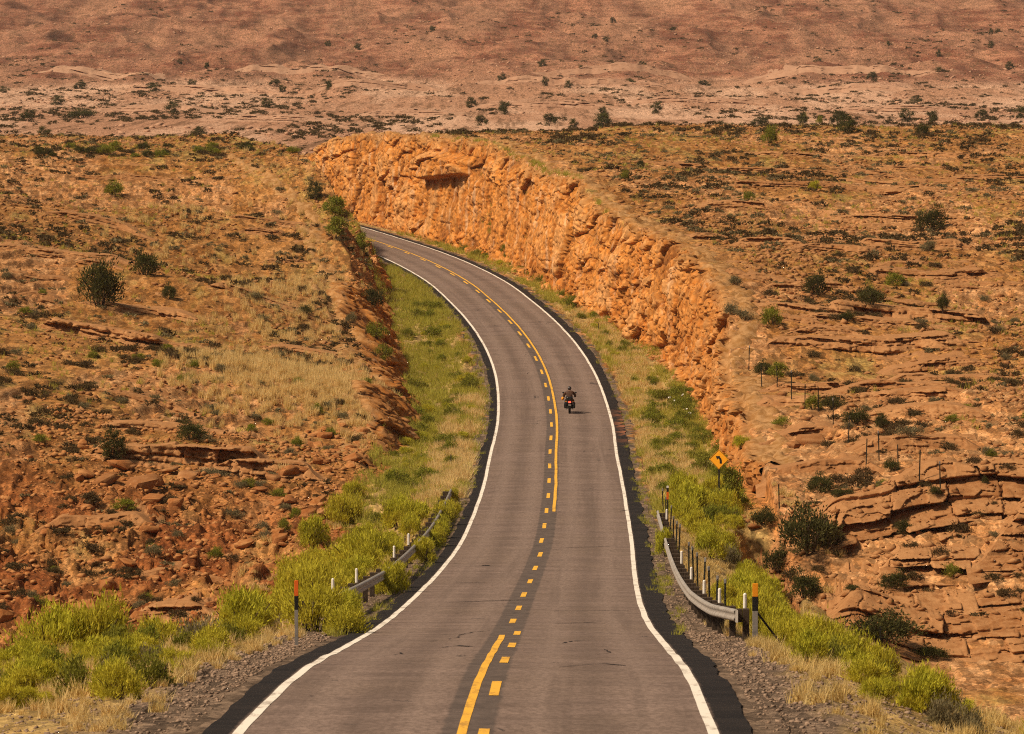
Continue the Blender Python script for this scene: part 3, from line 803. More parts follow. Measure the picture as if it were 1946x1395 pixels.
while y < 560:
    nn = -0.22 if y > 205 else (-0.10 if y > 124 else 0.14)
    V, Q, _, _ = strip("d", np.linspace(y - 2.0, y + 2.0, 9), lambda q: nn - 0.085 + wv(q, 3), lambda q: nn + 0.085 + wv(q, 3.3), 0.007, None, 2)
    dash_V.append(V); dash_Q.append(Q + off); off += len(V)
    y += 12.19 * float(ct(y))
tag(link("centre_dashes", mesh_np("centre_dashes", np.vstack(dash_V), np.vstack(dash_Q), M['yellow'])), kind='structure')

# ------------------------------------------------------------------ prototypes: plants and stones
def rand_dirs(n, g):
    v = g.normal(size=(n, 3)); return v / np.linalg.norm(v, axis=1, keepdims=True)

def leaves(C, Dr, L, Wd, g):
    """one slim triangle per leaf: base centre C, direction Dr"""
    side = np.cross(Dr, rand_dirs(len(C), g)); side /= np.linalg.norm(side, axis=1, keepdims=True) + 1e-9
    a_ = C - side * Wd[:, None] / 2; b_ = C + side * Wd[:, None] / 2; t_ = C + Dr * L[:, None]
    V = np.stack([a_, b_, t_], 1).reshape(-1, 3)
    Fc = np.arange(len(V)).reshape(-1, 3)
    return V, Fc

def shrub(seed, n, clumps, rad=0.5, height=0.7, leaf=0.11, wid=0.035, up=0.5, spread=0.16, open_=0.0):
    """foliage of unit-sized shrub: leaf clumps gathered round an uneven dome"""
    g = np.random.default_rng(seed)
    th = g.uniform(0, 2 * np.pi, clumps); ph = np.arccos(g.uniform(0.02, 1, clumps))
    rr = g.uniform(0.55 + 0.2 * open_, 1.0, clumps) * (0.85 + 0.3 * np.sin(th * 2 + g.uniform(0, 6)) * 0.5)
    K = np.stack([np.sin(ph) * np.cos(th) * rad * rr, np.sin(ph) * np.sin(th) * rad * rr, 0.10 + np.cos(ph) * (height - 0.1) * rr], 1)
    k = g.integers(0, clumps, n)
    sz = g.uniform(0.6, 1.3, clumps)[k, None]
    C = K[k] + g.normal(size=(n, 3)) * np.array([spread, spread, spread * 0.8]) * sz * 0.62
    C[:, 2] = np.abs(C[:, 2])
    outd = C / (np.linalg.norm(C, axis=1, keepdims=True) + 1e-6)
    Dr = outd * 0.6 + rand_dirs(n, g) * 0.7 + np.array([0, 0, up]); Dr /= np.linalg.norm(Dr, axis=1, keepdims=True)
    V, Fc = leaves(C, Dr, g.uniform(0.6, 1.3, n) * leaf, g.uniform(0.7, 1.3, n) * wid, g)
    tint = np.repeat(np.clip(g.uniform(0, 1, clumps)[k] * 0.6 + g.uniform(0, 0.5, n), 0, 1), 3)
    return V, Fc, tint

def tree_crown(seed, n, hgt=1.0, rad=0.45, base=0.1, leaf=0.07, wid=0.035, clumps=26):
    g = np.random.default_rng(seed)
    t = g.uniform(0, 1, clumps) ** 0.9
    rr = rad * np.sqrt(np.clip(np.sin(np.pi * np.clip(t * 0.86 + 0.10, 0, 1)), 0, 1)) * g.uniform(0.35, 1.05, clumps)
    th = g.uniform(0, 2 * np.pi, clumps)
    K = np.stack([rr * np.cos(th), rr * np.sin(th), base + t * (hgt - base)], 1)
    k = g.integers(0, clumps, n)
    C = K[k] + g.normal(size=(n, 3)) * 0.075 * g.uniform(0.6, 1.5, clumps)[k, None]
    C[:, 2] = np.maximum(C[:, 2], 0.01)
    Dr = rand_dirs(n, g) + np.array([0, 0, 0.35]); Dr /= np.linalg.norm(Dr, axis=1, keepdims=True)
    V, Fc = leaves(C, Dr, g.uniform(0.6, 1.3, n) * leaf, g.uniform(0.7, 1.3, n) * wid, g)
    return V, Fc, np.repeat(np.clip(g.uniform(0, 1, clumps)[k] * 0.6 + g.uniform(0, 0.5, n), 0, 1), 3)

def stems(seed, n, rad, height, r0=0.018, curve=0.2):
    g = random.Random(seed); mb = MB()
    for i in range(n):
        th = g.uniform(0, 6.28); q = g.uniform(0.3, 0.85)
        p0 = Vector((math.cos(th) * 0.03, math.sin(th) * 0.03, -0.12)); p1 = Vector((math.cos(th) * rad * q * 0.45, math.sin(th) * rad * q * 0.45, height * 0.35))
        p2 = Vector((math.cos(th + curve) * rad * q, math.sin(th + curve) * rad * q, height * g.uniform(0.6, 0.85)))
        mb.tube(p0, p1, r0, r0 * 0.7, 5); mb.tube(p1, p2, r0 * 0.7, r0 * 0.3, 5)
    return mb

def trunk(seed, h):
    g = random.Random(seed); mb = MB()
    p = Vector((0, 0, -0.08)); r = 0.035
    for i in range(4):
        q = p + Vector((g.uniform(-.05, .05), g.uniform(-.05, .05), h / 4.2))
        mb.tube(p, q, r, r * 0.75, 7); r *= 0.75
        for _ in range(2):
            th = g.uniform(0, 6.28)
            mb.tube(q, q + Vector((math.cos(th) * .25, math.sin(th) * .25, .16)), r * 0.7, r * 0.25, 5)
        p = q
    return mb

def stone(seed, flat=0.5, n=18):
    """angular block: hull of points pushed to the faces of a squashed box"""
    g = np.random.default_rng(seed)
    p = g.uniform(-1, 1, (n, 3)); ax = g.integers(0, 3, n); s = np.sign(p[np.arange(n), ax]); p[np.arange(n), ax] = s
    p *= np.array([0.5, 0.36, 0.5 * flat]) * g.uniform(0.85, 1.1, 3)
    p[:, 0] += 0.25 * p[:, 2] * g.uniform(-1, 1)
    bm = bmesh.new()
    for q in p: bm.verts.new(q)
    r = bmesh.ops.convex_hull(bm, input=bm.verts)
    bmesh.ops.delete(bm, geom=list({x for x in r['geom_interior'] + r['geom_unused'] if isinstance(x, bmesh.types.BMVert)}), context='VERTS')
    bmesh.ops.recalc_face_normals(bm, faces=bm.faces)
    bmesh.ops.bevel(bm, geom=list(bm.edges), offset=0.012, segments=1, affect='EDGES')
    bmesh.ops.triangulate(bm, faces=bm.faces)
    V = np.array([v.co[:] for v in bm.verts]); bm.verts.index_update()
    Fc = np.array([[v.index for v in f.verts] for f in bm.faces]); bm.free()
    return V, Fc

def pebble(seed):
    g = np.random.default_rng(seed)
    V = np.array([(1, 0, 0), (0, 1, 0), (-1, 0, 0), (0, -1, 0), (.3, .2, 1), (-.4, -.3, .9), (0, 0, -.8)], float) * 0.5
    V += g.normal(size=V.shape) * 0.11; V[:, 2] *= 0.62
    bm = bmesh.new()
    for q in V: bm.verts.new(q)
    bmesh.ops.convex_hull(bm, input=bm.verts); bmesh.ops.triangulate(bm, faces=bm.faces); bm.verts.index_update()
    Vv = np.array([v.co[:] for v in bm.verts]); Fc = np.array([[v.index for v in f.verts] for f in bm.faces]); bm.free()
    return Vv, Fc

def merged(name, protos, pos, size, mat, tilt=0.0, stretch=None, smooth=False):
    """many small copies gathered into one mesh"""
    g = np.random.default_rng(abs(len(name) * 977 + len(pos)))
    Vs, Fs, Ts, off = [], [], [], 0
    which = g.integers(0, len(protos), len(pos))
    for k, pr in enumerate(protos):
        sel = np.nonzero(which == k)[0]
        if not len(sel): continue
        V, Fc = pr[0], pr[1]
        a_ = g.uniform(0, 2 * np.pi, len(sel)); c, s = np.cos(a_), np.sin(a_)
        sz = size[sel]
        sx = sz if stretch is None else sz * g.uniform(*stretch, len(sel))
        X = (V[None, :, 0] * c[:, None] - V[None, :, 1] * s[:, None]) * sx[:, None]
        Y = (V[None, :, 0] * s[:, None] + V[None, :, 1] * c[:, None]) * sz[:, None]
        Z = V[None, :, 2] * sz[:, None]
        if tilt:
            tx, ty = g.normal(size=(2, len(sel))) * tilt
            Z = Z + X * tx[:, None] + Y * ty[:, None]
        W_ = np.stack([X, Y, Z], -1) + pos[sel][:, None]
        Vs.append(W_.reshape(-1, 3))
        Fs.append((Fc[None] + (np.arange(len(sel)) * len(V))[:, None, None] + off).reshape(-1, 3))
        base = g.uniform(0, 1, len(sel))[:, None]
        tv = (pr[2][None] * 0.7 + base * 0.3) if len(pr) > 2 else np.repeat(base, len(V), 1)
        Ts.append(tv.ravel()); off += W_.shape[0] * W_.shape[1]
    return link(name, mesh_np(name, np.vstack(Vs), np.vstack(Fs), mat, {'tint': np.concatenate(Ts)}, smooth))

def fan(n, y0, y1, g, half=0.112, power=1.0):
    """random ground positions spread over the strip of country from y0 to y1"""
    t = g.uniform(0, 1, n) ** power
    y = y0 + (y1 - y0) * t
    x = g.uniform(-half, half, n) * y
    return x, y

def lateral(x, y): return (x - xr(y)) * ct(y)

def on_ground(x, y, sink=0.0):
    return np.stack([x, y, ground(x, y) - sink], -1)

# ---- shared prototype meshes
def fol_mesh(name, data, mat): return mesh_np(name, data[0], data[1], mat, {'tint': data[2]})
RAB = [shrub(100 + i, 3600, 46, 0.52, 0.62, 0.075, 0.020, 0.55, 0.115) for i in range(4)]
GRN = [shrub(140 + i, 2000, 32, 0.52, 0.66, 0.07, 0.030, 0.4, 0.13) for i in range(3)]
SAG = [shrub(160 + i, 1300, 22, 0.52, 0.50, 0.08, 0.030, 0.5, 0.15) for i in range(3)]
JSH = [shrub(240 + i, 3200, 40, 0.52, 0.66, 0.055, 0.024, 0.3, 0.12) for i in range(3)]
BLK = [shrub(180 + i, 900, 20, 0.52, 0.42, 0.07, 0.040, 0.3, 0.13) for i in range(4)]
TUF = []
for i in range(3):
    g_ = np.random.default_rng(300 + i); n_ = 90
    C_ = np.concatenate([g_.normal(size=(n_, 2)) * 0.16, np.zeros((n_, 1))], 1)
    D_ = np.concatenate([g_.normal(size=(n_, 2)) * 0.28, np.ones((n_, 1))], 1); D_ /= np.linalg.norm(D_, axis=1, keepdims=True)
    V_, F_ = leaves(C_, D_, g_.uniform(0.5, 1.1, n_), np.full(n_, 0.045), g_); TUF.append((V_, F_, np.repeat(g_.uniform(0, 1, n_), 3)))
LOW = [shrub(400 + i, 90, 10, 0.5, 0.42, 0.20, 0.12, 0.3, 0.13) for i in range(4)]     # for the far scatter
LTUF = [(t[0][:48], t[1][:16], t[2][:48]) for t in TUF]
JUN = [tree_crown(200 + i, 2600, 1.0, 0.46, 0.06, 0.075, 0.035) for i in range(3)]
RND = [tree_crown(220 + i, 2600, 1.0, 0.42, 0.22, 0.075, 0.04, 30) for i in range(2)]
STO = [stone(500 + i, random.Random(i).choice([0.35, 0.45, 0.6, 0.75])) for i in range(10)]
PEB = [pebble(600 + i) for i in range(6)]
KINDS = dict(
  rab=("rabbitbrush", 'rabbit', [fol_mesh("foliage", d, M['rabbit']) for d in RAB], stems(1, 9, 0.5, 0.55).mesh("stem", M['bark']), "shrub"),
  grn=("green_shrub", 'green', [fol_mesh("foliage", d, M['green']) for d in GRN], stems(2, 8, 0.5, 0.6).mesh("stem", M['bark']), "shrub"),
  sag=("sagebrush", 'sage', [fol_mesh("foliage", d, M['sage']) for d in SAG], stems(3, 7, 0.5, 0.45).mesh("stem", M['bark']), "shrub"),
  blk=("dark_shrub", 'black', [fol_mesh("foliage", d, M['black']) for d in BLK], stems(4, 7, 0.5, 0.4).mesh("stem", M['bark']), "shrub"),
  jun=("juniper_tree", 'juniper', [fol_mesh("crown", d, M['juniper']) for d in JUN], trunk(5, 0.7).mesh("trunk", M['bark']), "tree"),
  tre=("small_tree", 'green', [fol_mesh("crown", d, M['green']) for d in RND], trunk(6, 0.75).mesh("trunk", M['bark']), "tree"),
  jsh=("juniper_shrub", 'juniper', [fol_mesh("foliage", d, M['juniper']) for d in JSH], stems(7, 8, 0.5, 0.6).mesh("stem", M['bark']), "shrub"),
  tuf=("grass_tuft", 'straw', [fol_mesh("grass_tuft", d, M['straw']) for d in TUF], None, "grass"),
)
def plant(kind, loc, wid, hgt, label, group=None, parts=True):
    nm, mk, fols, stem, cat = KINDS[kind]
    fm = random.choice(fols)
    tree = kind in ('jun', 'tre')
    sc_ = (wid / 0.98, wid / 0.98, hgt / (1.05 if tree else (0.62 if kind == 'rab' else 0.62)))
    if kind == 'tuf': sc_ = (wid, wid, hgt)
    if not parts or stem is None:
        o = link(nm, fm, None, loc); o.scale = sc_; o.rotation_euler = (0, 0, random.uniform(0, 6.28))
    else:
        o = empty(nm, loc, random.uniform(0, 6.28)); o.scale = sc_
        link("crown" if tree else "foliage", fm, o); link("trunk" if tree else "stem", stem, o)
    return tag(o, label, cat, group)

def px_plant(u, v, wpx, hpx, kind, label, group=None):
    """v is the foot of the plant in the photograph"""
    p = hit(u, v); k = p.y / F
    p.z -= 0.05
    return plant(kind, p, wpx * k, hpx * k, label, group)

# ------------------------------------------------------------------ street furniture
M['steel'] = plain("galvanised_steel", (0.40, 0.36, 0.32), 0.5, 0.4, 0.35, 0.25, 3.0)
M['darksteel'] = plain("dark_green_steel", (0.022, 0.022, 0.016), 0.7, 0.25)
M['greysteel'] = plain("grey_post_steel", (0.22, 0.20, 0.185), 0.6, 0.3)
M['timber'] = plain("weathered_timber", (0.060, 0.042, 0.030), 0.9, 0.1)
M['whitepaint'] = plain("white_reflector", (0.74, 0.70, 0.64), 0.6, 0.3, 0, 0.06)
M['orange'] = plain("orange_sheeting", (0.72, 0.125, 0.012), 0.6, 0.3, 0, 0.08)
M['amber'] = plain("amber_sheeting", (0.80, 0.290, 0.010), 0.6, 0.3, 0, 0.05)
M['sign'] = plain("yellow_sign_sheeting", (0.93, 0.395, 0.014), 0.55, 0.3, 0, 0.05)
M['blk'] = plain("black_sheeting", (0.010, 0.009, 0.008), 0.6, 0.3)

def guardrail(y0, y1, nf, label, dy=0.5, refl=()):
    ysr = np.arange(y0, y1, dy)
    root_p = road_pt(y0, nf(y0))
    root = empty("guardrail", root_p)
    tag(root, label, "guardrail")
    prof = [(-0.02, .155), (.035, .13), (.06, .095), (.035, .045), (0, .0), (.035, -.045), (.06, -.095), (.035, -.13), (-0.02, -.155)]
    s = -1 if nf(y0) > 0 else 1
    V = []
    for y_ in ysr:
        p = road_pt(y_, nf(y_)); p.z = max(p.z, gz(p.x, p.y)) + 0.52
        for back in (0, 1):
            for (o, h) in (prof if not back else prof[::-1]):
                V.append((p.x + s * (o - 0.012 * back) - root_p.x, p.y - root_p.y, p.z + h - root_p.z))
    k = len(prof) * 2; nrow = len(ysr)
    idx = np.arange(nrow * k).reshape(nrow, k); nx = np.roll(idx, -1, 1)
    Q = np.stack([idx[:-1], nx[:-1], nx[1:], idx[1:]], -1).reshape(-1, 4)
    link("rail", mesh_np("rail", V, Q, M['steel'], smooth=True), root)
    pm = MB().box((0, 0, -0.1), (0.16, 0.20, 1.45), bev=0.012).mesh("post", M['timber'])
    bm_ = MB().box((0, 0, 0), (0.16, 0.18, 0.32), bev=0.01).mesh("spacer_block", M['timber'])
    y_ = y0 + 0.4
    while y_ < y1:
        p = road_pt(y_, nf(y_)); p.z = max(p.z, gz(p.x, p.y)) + 0.0
        po = link("post", pm, root); po.location = (p.x - s * 0.27 - root_p.x, p.y - root_p.y, p.z + 0.06 - root_p.z)
        bo = link("spacer_block", bm_, po); bo.location = (s * 0.17, 0, 0.46)
        y_ += 3.81
    tube_m = MB().tube((0, 0, -0.25), (0, 0, 0.17), 0.048, 0.045, 10).tube((0, 0, 0.17), (0, 0, 0.20), 0.045, 0.02, 10).mesh("reflector_post", M['whitepaint'])
    for y_ in refl:
        p = road_pt(y_, nf(y_)); p.z = max(p.z, gz(p.x, p.y)) + 0.86
        ro = link("reflector_post", tube_m, root); ro.location = (p.x - s * 0.30 - root_p.x, p.y - root_p.y, p.z - root_p.z)
    # rounded end wing on the near end
    p = road_pt(y0, nf(y0)); p.z = max(p.z, gz(p.x, p.y)) + 0.52
    we = MB()
    for i in range(8):
        a0, a1 = i / 8 * 1.9, (i + 1) / 8 * 1.9
        c = Vector((-s * 0.20, -0.02, 0))
        q0 = c + Vector((s * 0.22 * math.cos(a0), -0.22 * math.sin(a0), 0)); q1 = c + Vector((s * 0.22 * math.cos(a1), -0.22 * math.sin(a1), 0))
        d = q1 - q0
        we.box((q0 + q1) / 2, (d.length + .01, 0.012, 0.31), Matrix.Rotation(math.atan2(d.y, d.x), 3, 'Z'))
        if i > 1: break
    eo = link("end_wing", we.mesh("end_wing", M['steel']), root); eo.location = p - root_p
    return root

gR = lambda y_: float(np.interp(y_, [116, 124, 140, 230], [5.55, 5.15, 5.0, 4.95]))
gL = lambda y_: -float(np.interp(y_, [120, 135, 160, 240], [5.5, 5.15, 4.85, 5.0]))
guardrail(116.5, 219, gR, "curved steel guardrail on the outside of the bend, beside the row of dark fence posts", refl=(117.5, 126, 137, 152, 170, 212))
guardrail(127, 237, gL, "steel guardrail on the inside of the bend, half hidden by yellow green brush", refl=(138.5, 150, 175, 188))

def marker_post(p, h, bands, label, rad=0.05, flat=False):
    """roadside marker; bands are (material, from, to, width) up its height"""
    root = empty("marker_post", p); tag(root, label, "marker post")
    for nm, mt, a_, b_, wd in bands:
        MB().box((0, 0, (a_ + b_) / 2), (wd, 0.05 if wd < .12 else 0.07, b_ - a_), bev=0.008).obj(nm, M[mt], root)
    return root
p = road_pt(113.5, -5.05); p.z = gz(p.x, p.y)
marker_post(p, 1.55, [("post", 'greysteel', -0.4, 0.86, 0.085), ("black_band", 'blk', 0.86, 1.19, 0.10), ("orange_cap", 'orange', 1.19, 1.56, 0.095)], "grey marker post with black band and orange top standing in green brush")
p = road_pt(115.6, 5.95); p.z = road_pt(115.6, 5).z - 0.1
mp = marker_post(p, 1.5, [("post", 'greysteel', -0.5, 0.75, 0.13), ("black_band", 'blk', 0.75, 1.10, 0.145), ("amber_cap", 'amber', 1.10, 1.42, 0.13)], "stout grey marker post with amber top and slanted brace at the guardrail end")
MB().tube((0.04, 0.05, 0.72), (0.62, 0.25, -0.05), 0.028, n=8).obj("brace", M['blk'], mp)
q = road_pt(114.6, 6.08)
p = road_pt(221, 5.45); p.z = gz(p.x, p.y)
marker_post(p, 1.7, [("post", 'darksteel', -0.4, 1.15, 0.07), ("orange_band", 'orange', 1.15, 1.50, 0.10), ("black_band", 'blk', 1.50, 1.68, 0.10), ("white_cap", 'whitepaint', 1.68, 1.78, 0.10)], "dark marker post with orange and black bands and white tip")

def fence_post_mesh(h, mat, cap):
    mb = MB().box((0, 0, h / 2 - 0.25), (0.045, 0.012, h + 0.5)).box((0, 0.022, h / 2 - 0.25), (0.012, 0.036, h + 0.5))
    for i in range(10): mb.box((0, -0.012, 0.15 + i * h / 11), (0.03, 0.014, 0.03))
    return mb.mesh("post", mat), MB().box((0, 0.008, h - 0.03), (0.055, 0.05, 0.14), bev=0.005).mesh("post_tip", cap)
FPM = {}
def fence_post(p, h, label, group, tip=True):
    key = round(h, 1)
    if key not in FPM: FPM[key] = fence_post_mesh(key, M['darksteel'], M['greysteel'])
    root = empty("fence_post", p, random.uniform(-.3, .3)); root.rotation_euler = (random.uniform(-.03, .03), random.uniform(-.04, .04), root.rotation_euler[2])
    root.scale = (1.25, 1.25, h / key)
    link("post", FPM[key][0], root)
    if tip: link("post_tip", FPM[key][1], root)
    return tag(root, label, "fence post", group)

# the line of posts behind the guardrail
for i, (u, v) in enumerate([(1309.4,1032),(1318.4,1041),(1326,1052),(1337,1062),(1349,1079),(1361.4,1097),(1378.5,1103)]):
    D = (176, 168, 161, 153, 145, 138, 133)[i]
    t = at(u, v, D); b = gz(t.item(0), t.item(1))
    fence_post(Vector((t[0], t[1], b)), max(1.2, min(2.2, t[2] - b)), "thin dark steel fence post with pale tip in the row behind the curved guardrail", "fence posts behind the guardrail")
for i, (u, v) in enumerate([(1260.6,930),(1265.7,952),(1274,964),(1278.7,983),(1284.7,992),(1290,998)]):
    D = (228, 222, 214, 204, 198, 192)[i]
    t = at(u, v, D); b = gz(t.item(0), t.item(1))
    fence_post(Vector((t[0], t[1], b)), max(1.2, min(2.2, t[2] - b)), "thin dark fence post among green brush past the far end of the guardrail", "fence posts by the marker post")
# the fence climbing over the rock on the right
RF = [(1423,704,46),(1447.5,735,43),(1477,736,41),(1504,759,54),(1529.6,779,47),(1556,784,48),(1583.5,810,53),(1612,846,57),(1646,883,50),(1670.7,878,56),(1706.8,890,45),(1747,916,62),(1787,933,55),(1480.8,972,46),(1672,1255,66)]
for i, (u, v, hp) in enumerate(RF):
    p = hit(u, v)
    lab = {0: "tall dark fence post at the upper end of the fence on the rock", 13: "lone fence post on the rock ledge above the dark gully", 14: "lone fence post near the dark bushes at the foot of the rock ledges"}.get(i, "slim fence post in the line crossing the rocky slope")
    fence_post(p, hp * p.y / F, lab, None if i in (0, 13, 14) else "fence posts on the rocky slope", tip=i % 3 == 0)
for (u, v, hp, lab) in [(882, 655, 20, "short dark post in the grass verge left of the road"), (857, 893, 28, "short dark post above the green brush left of the road"), (1137, 632, 16, "short grey post in the verge under the cliff"), (1406, 920, 20, "short dark stub post right of the warning sign")]:
    p = hit(u, v)
    fence_post(p, max(0.8, hp * p.y / F), lab, None, False)

# curve warning sign
def curve_sign():
    p = hit(1366, 978); k = p.y / F
    D = p.y
    c = Vector(at(1370, 873, D)); hz = c.z - p.z; hd = 19.6 * k
    root = empty("curve_sign", p, R(-13)); tag(root, "yellow diamond warning sign with black left curve arrow on dark post", "road sign")
    MB().box((0, 0.03, hz / 2 - 0.2), (0.075, 0.06, hz + 0.4)).obj("post", M['blk'], root)
    MB().box((-0.10, 0.05, 0.1), (0.05, 0.04, 1.2), Matrix.Rotation(0.03, 3, 'Y')).obj("stub_post", M['greysteel'], root)
    def diamond(r, y0, y1, mat, nm, par):
        s = 0.05 * r; pts = []
        for q in range(4):
            a_ = math.pi / 2 * q
            for t_ in (-1, 1):
                d = Vector((math.cos(a_), math.sin(a_))); e_ = Vector((-d.y, d.x))
                w_ = d * (r - s) + e_ * s * t_ * 0.9
                pts.append((w_.x, hz + w_.y))
        return MB().prism(pts, y0, y1).obj(nm, mat, par)
    panel = diamond(hd, -0.010, 0.0, M['sign'], "sign_panel", root)
    panel.rotation_euler = (0, 0, 0)
    # border: thin dark outline just inside the edge
    bo = MB()
    for q in range(4):
        a0, a1 = math.pi / 2 * q, math.pi / 2 * (q + 1)
        r = hd * 0.93
        A0, A1 = Vector((math.cos(a0) * r, 0, hz + math.sin(a0) * r)), Vector((math.cos(a1) * r, 0, hz + math.sin(a1) * r))
        d = (A1 - A0); m_ = (A0 + A1) / 2
        bo.box((m_.x, -0.0135, m_.z), (d.length * 0.92, 0.003, hd * 0.035), Matrix.Rotation(-math.atan2(d.z, d.x), 3, 'Y'))
    bo.obj("border", M['blk'], panel)
    s = hd / 0.5                                      # arrow drawn in a unit where the half diagonal is 0.5
    cl = [(0.09, -0.20), (0.09, -0.06), (0.065, 0.02), (0.0, 0.095), (-0.04, 0.12)]
    L_, R_ = [], []
    for i, (a_, b_) in enumerate(cl):
        pa, pb = cl[max(0, i - 1)], cl[min(len(cl) - 1, i + 1)]
        d = Vector((pb[0] - pa[0], pb[1] - pa[1])).normalized(); nn = Vector((-d.y, d.x)) * 0.052
        L_.append((a_ + nn.x, b_ + nn.y)); R_.append((a_ - nn.x, b_ - nn.y))
    pts = [(x * s, hz + z * s) for x, z in R_ + L_[::-1]]
    ar = MB().prism(pts, -0.018, -0.0125)
    hd_ = [(-0.155, 0.155), (0.055, 0.165), (0.0, 0.10), (-0.06, 0.045), (-0.09, -0.01)]
    ar.prism([(x * s, hz + z * s) for x, z in hd_], -0.0195, -0.0125)
    ar.obj("curve_arrow", M['blk'], panel)
curve_sign()

# ------------------------------------------------------------------ motorcycle and rider
M['bikeblack'] = plain("black_motorcycle_paint", (0.008, 0.008, 0.009), 0.3, 0.5, 0, 0.1)
M['tyre'] = plain("tyre_rubber", (0.012, 0.011, 0.011), 0.85, 0.2)
M['chrome'] = plain("chrome", (0.55, 0.53, 0.5), 0.2, 0.5, 0.9, 0.05)
M['jacket'] = plain("brown_leather_jacket", (0.070, 0.030, 0.016), 0.6, 0.3)
M['jeans'] = plain("dark_trousers", (0.016, 0.016, 0.020), 0.8, 0.2)
M['skin'] = plain("skin", (0.42, 0.22, 0.14), 0.6, 0.3)
M['helmet'] = plain("dark_grey_helmet", (0.030, 0.027, 0.030), 0.35, 0.5)
M['windscreen'] = plain("pale_windscreen", (0.55, 0.52, 0.48), 0.15, 0.5)
tl = NT("tail_lamp", 0.4, 0.4); tl.col((0.7, 0.02, 0.01))
tl.b.inputs['Emission Color'].default_value = (1.0, 0.06, 0.03, 1); tl.b.inputs['Emission Strength'].default_value = 3.5
M['tail'] = tl.m

BIKE = road_pt(313.5, 1.02)
HEAD = math.atan(float(np.interp(314.5, _yy, _fx) - np.interp(312.5, _yy, _fx)) / 2)
bike = empty("motorcycle", BIKE, -HEAD); tag(bike, "black touring motorcycle with panniers and lit red tail lamp", "motorcycle")
# local axes: y forward, x right, wheels on z = 0; the rear contact point is the origin
def wheel(y0, nm, r=0.32, wd=0.075):
    t_ = MB().torus((0, 0, 0), r - wd, wd).obj("wheel", M['tyre'], bike, True); t_.location = (0, y0, r)
    rm = MB().tube((-0.05, 0, 0), (0.05, 0, 0), r * 0.62, n=24)
    rm.obj("rim", M['chrome'], t_)
wheel(0.0, 'r'); wheel(1.62, 'f', 0.32, 0.06)
b = MB(); b.ball((0, 0.95, 0.84), (0.36, 0.75, 0.34)); b.obj("fuel_tank", M['bikeblack'], bike, True)
b = MB(); b.box((0, 0.30, 0.80), (0.34, 0.75, 0.13), bev=0.05); b.box((0, -0.08, 0.90), (0.30, 0.30, 0.16), bev=0.05); b.obj("seat", M['bikeblack'], bike, True)
b = MB(); b.box((0, 0.80, 0.50), (0.38, 0.55, 0.46), bev=0.06); b.tube((-0.26, .8, .42), (.26, .8, .42), .12, n=16); b.obj("engine", M['darksteel'], bike)
b = MB(); b.box((0, -0.05, 0.66), (0.16, 0.75, 0.20), bev=0.06); b.box((0, -0.36, 0.52), (0.17, 0.10, 0.34), bev=0.03); b.obj("rear_fender", M['bikeblack'], bike, True)
for s in (-1, 1):
    MB().box((s * 0.29, -0.02, 0.56), (0.20, 0.58, 0.42), bev=0.07).obj("saddle_bag", M['bikeblack'], bike, True)
    MB().tube((s * 0.20, 0.7, 0.30), (s * 0.22, -0.45, 0.30), 0.05, 0.06, 12).obj("exhaust_pipe", M['chrome'], bike)
    b = MB(); b.tube((s * 0.10, 1.42, 0.78), (s * 0.10, 1.62, 0.32), 0.03, n=8); b.obj("fork", M['chrome'], bike)
    mi = MB(); mi.tube((s * 0.34, 1.10, 1.08), (s * 0.42, 1.16, 1.30), 0.012, n=6); mi.ball((s * 0.43, 1.15, 1.34), (0.17, 0.05, 0.10)); mi.obj("mirror", M['bikeblack'], bike)
    MB().ball((s * 0.25, -0.30, 0.84), (0.08, 0.06, 0.08)).obj("turn_signal", M['amber'], bike)
b = MB(); b.box((0, -0.22, 1.02), (0.44, 0.36, 0.30), bev=0.08); b.obj("top_case", M['bikeblack'], bike, True)
MB().box((0, -0.435, 0.80), (0.17, 0.05, 0.09), bev=0.02).obj("tail_lamp", M['tail'], bike)
MB().box((0, -0.425, 0.60), (0.19, 0.012, 0.11)).obj("number_plate", M['greysteel'], bike)
b = MB(); b.tube((-0.40, 1.05, 1.04), (-0.12, 1.30, 1.00), 0.016, n=8); b.tube((0.40, 1.05, 1.04), (0.12, 1.30, 1.00), 0.016, n=8); b.tube((-0.12, 1.3, 1.0), (.12, 1.3, 1.0), .016, n=8); b.obj("handlebar", M['chrome'], bike)
b = MB(); b.ball((0, 1.48, 0.98), (0.52, 0.34, 0.40)); b.obj("front_fairing", M['bikeblack'], bike, True)
b = MB(); b.box((0, 1.40, 1.26), (0.44, 0.012, 0.34), Matrix.Rotation(0.5, 3, 'X'), bev=0.004); b.obj("windscreen", M['windscreen'], bike)
b = MB(); b.ball((0, 1.62, 0.56), (0.18, 0.70, 0.22)); b.obj("front_fender", M['bikeblack'], bike, True)
MB().ball((-0.47, 0.28, 1.00), (0.20, 0.34, 0.24), 3).obj("strapped_bag", M['amber'], bike, True)

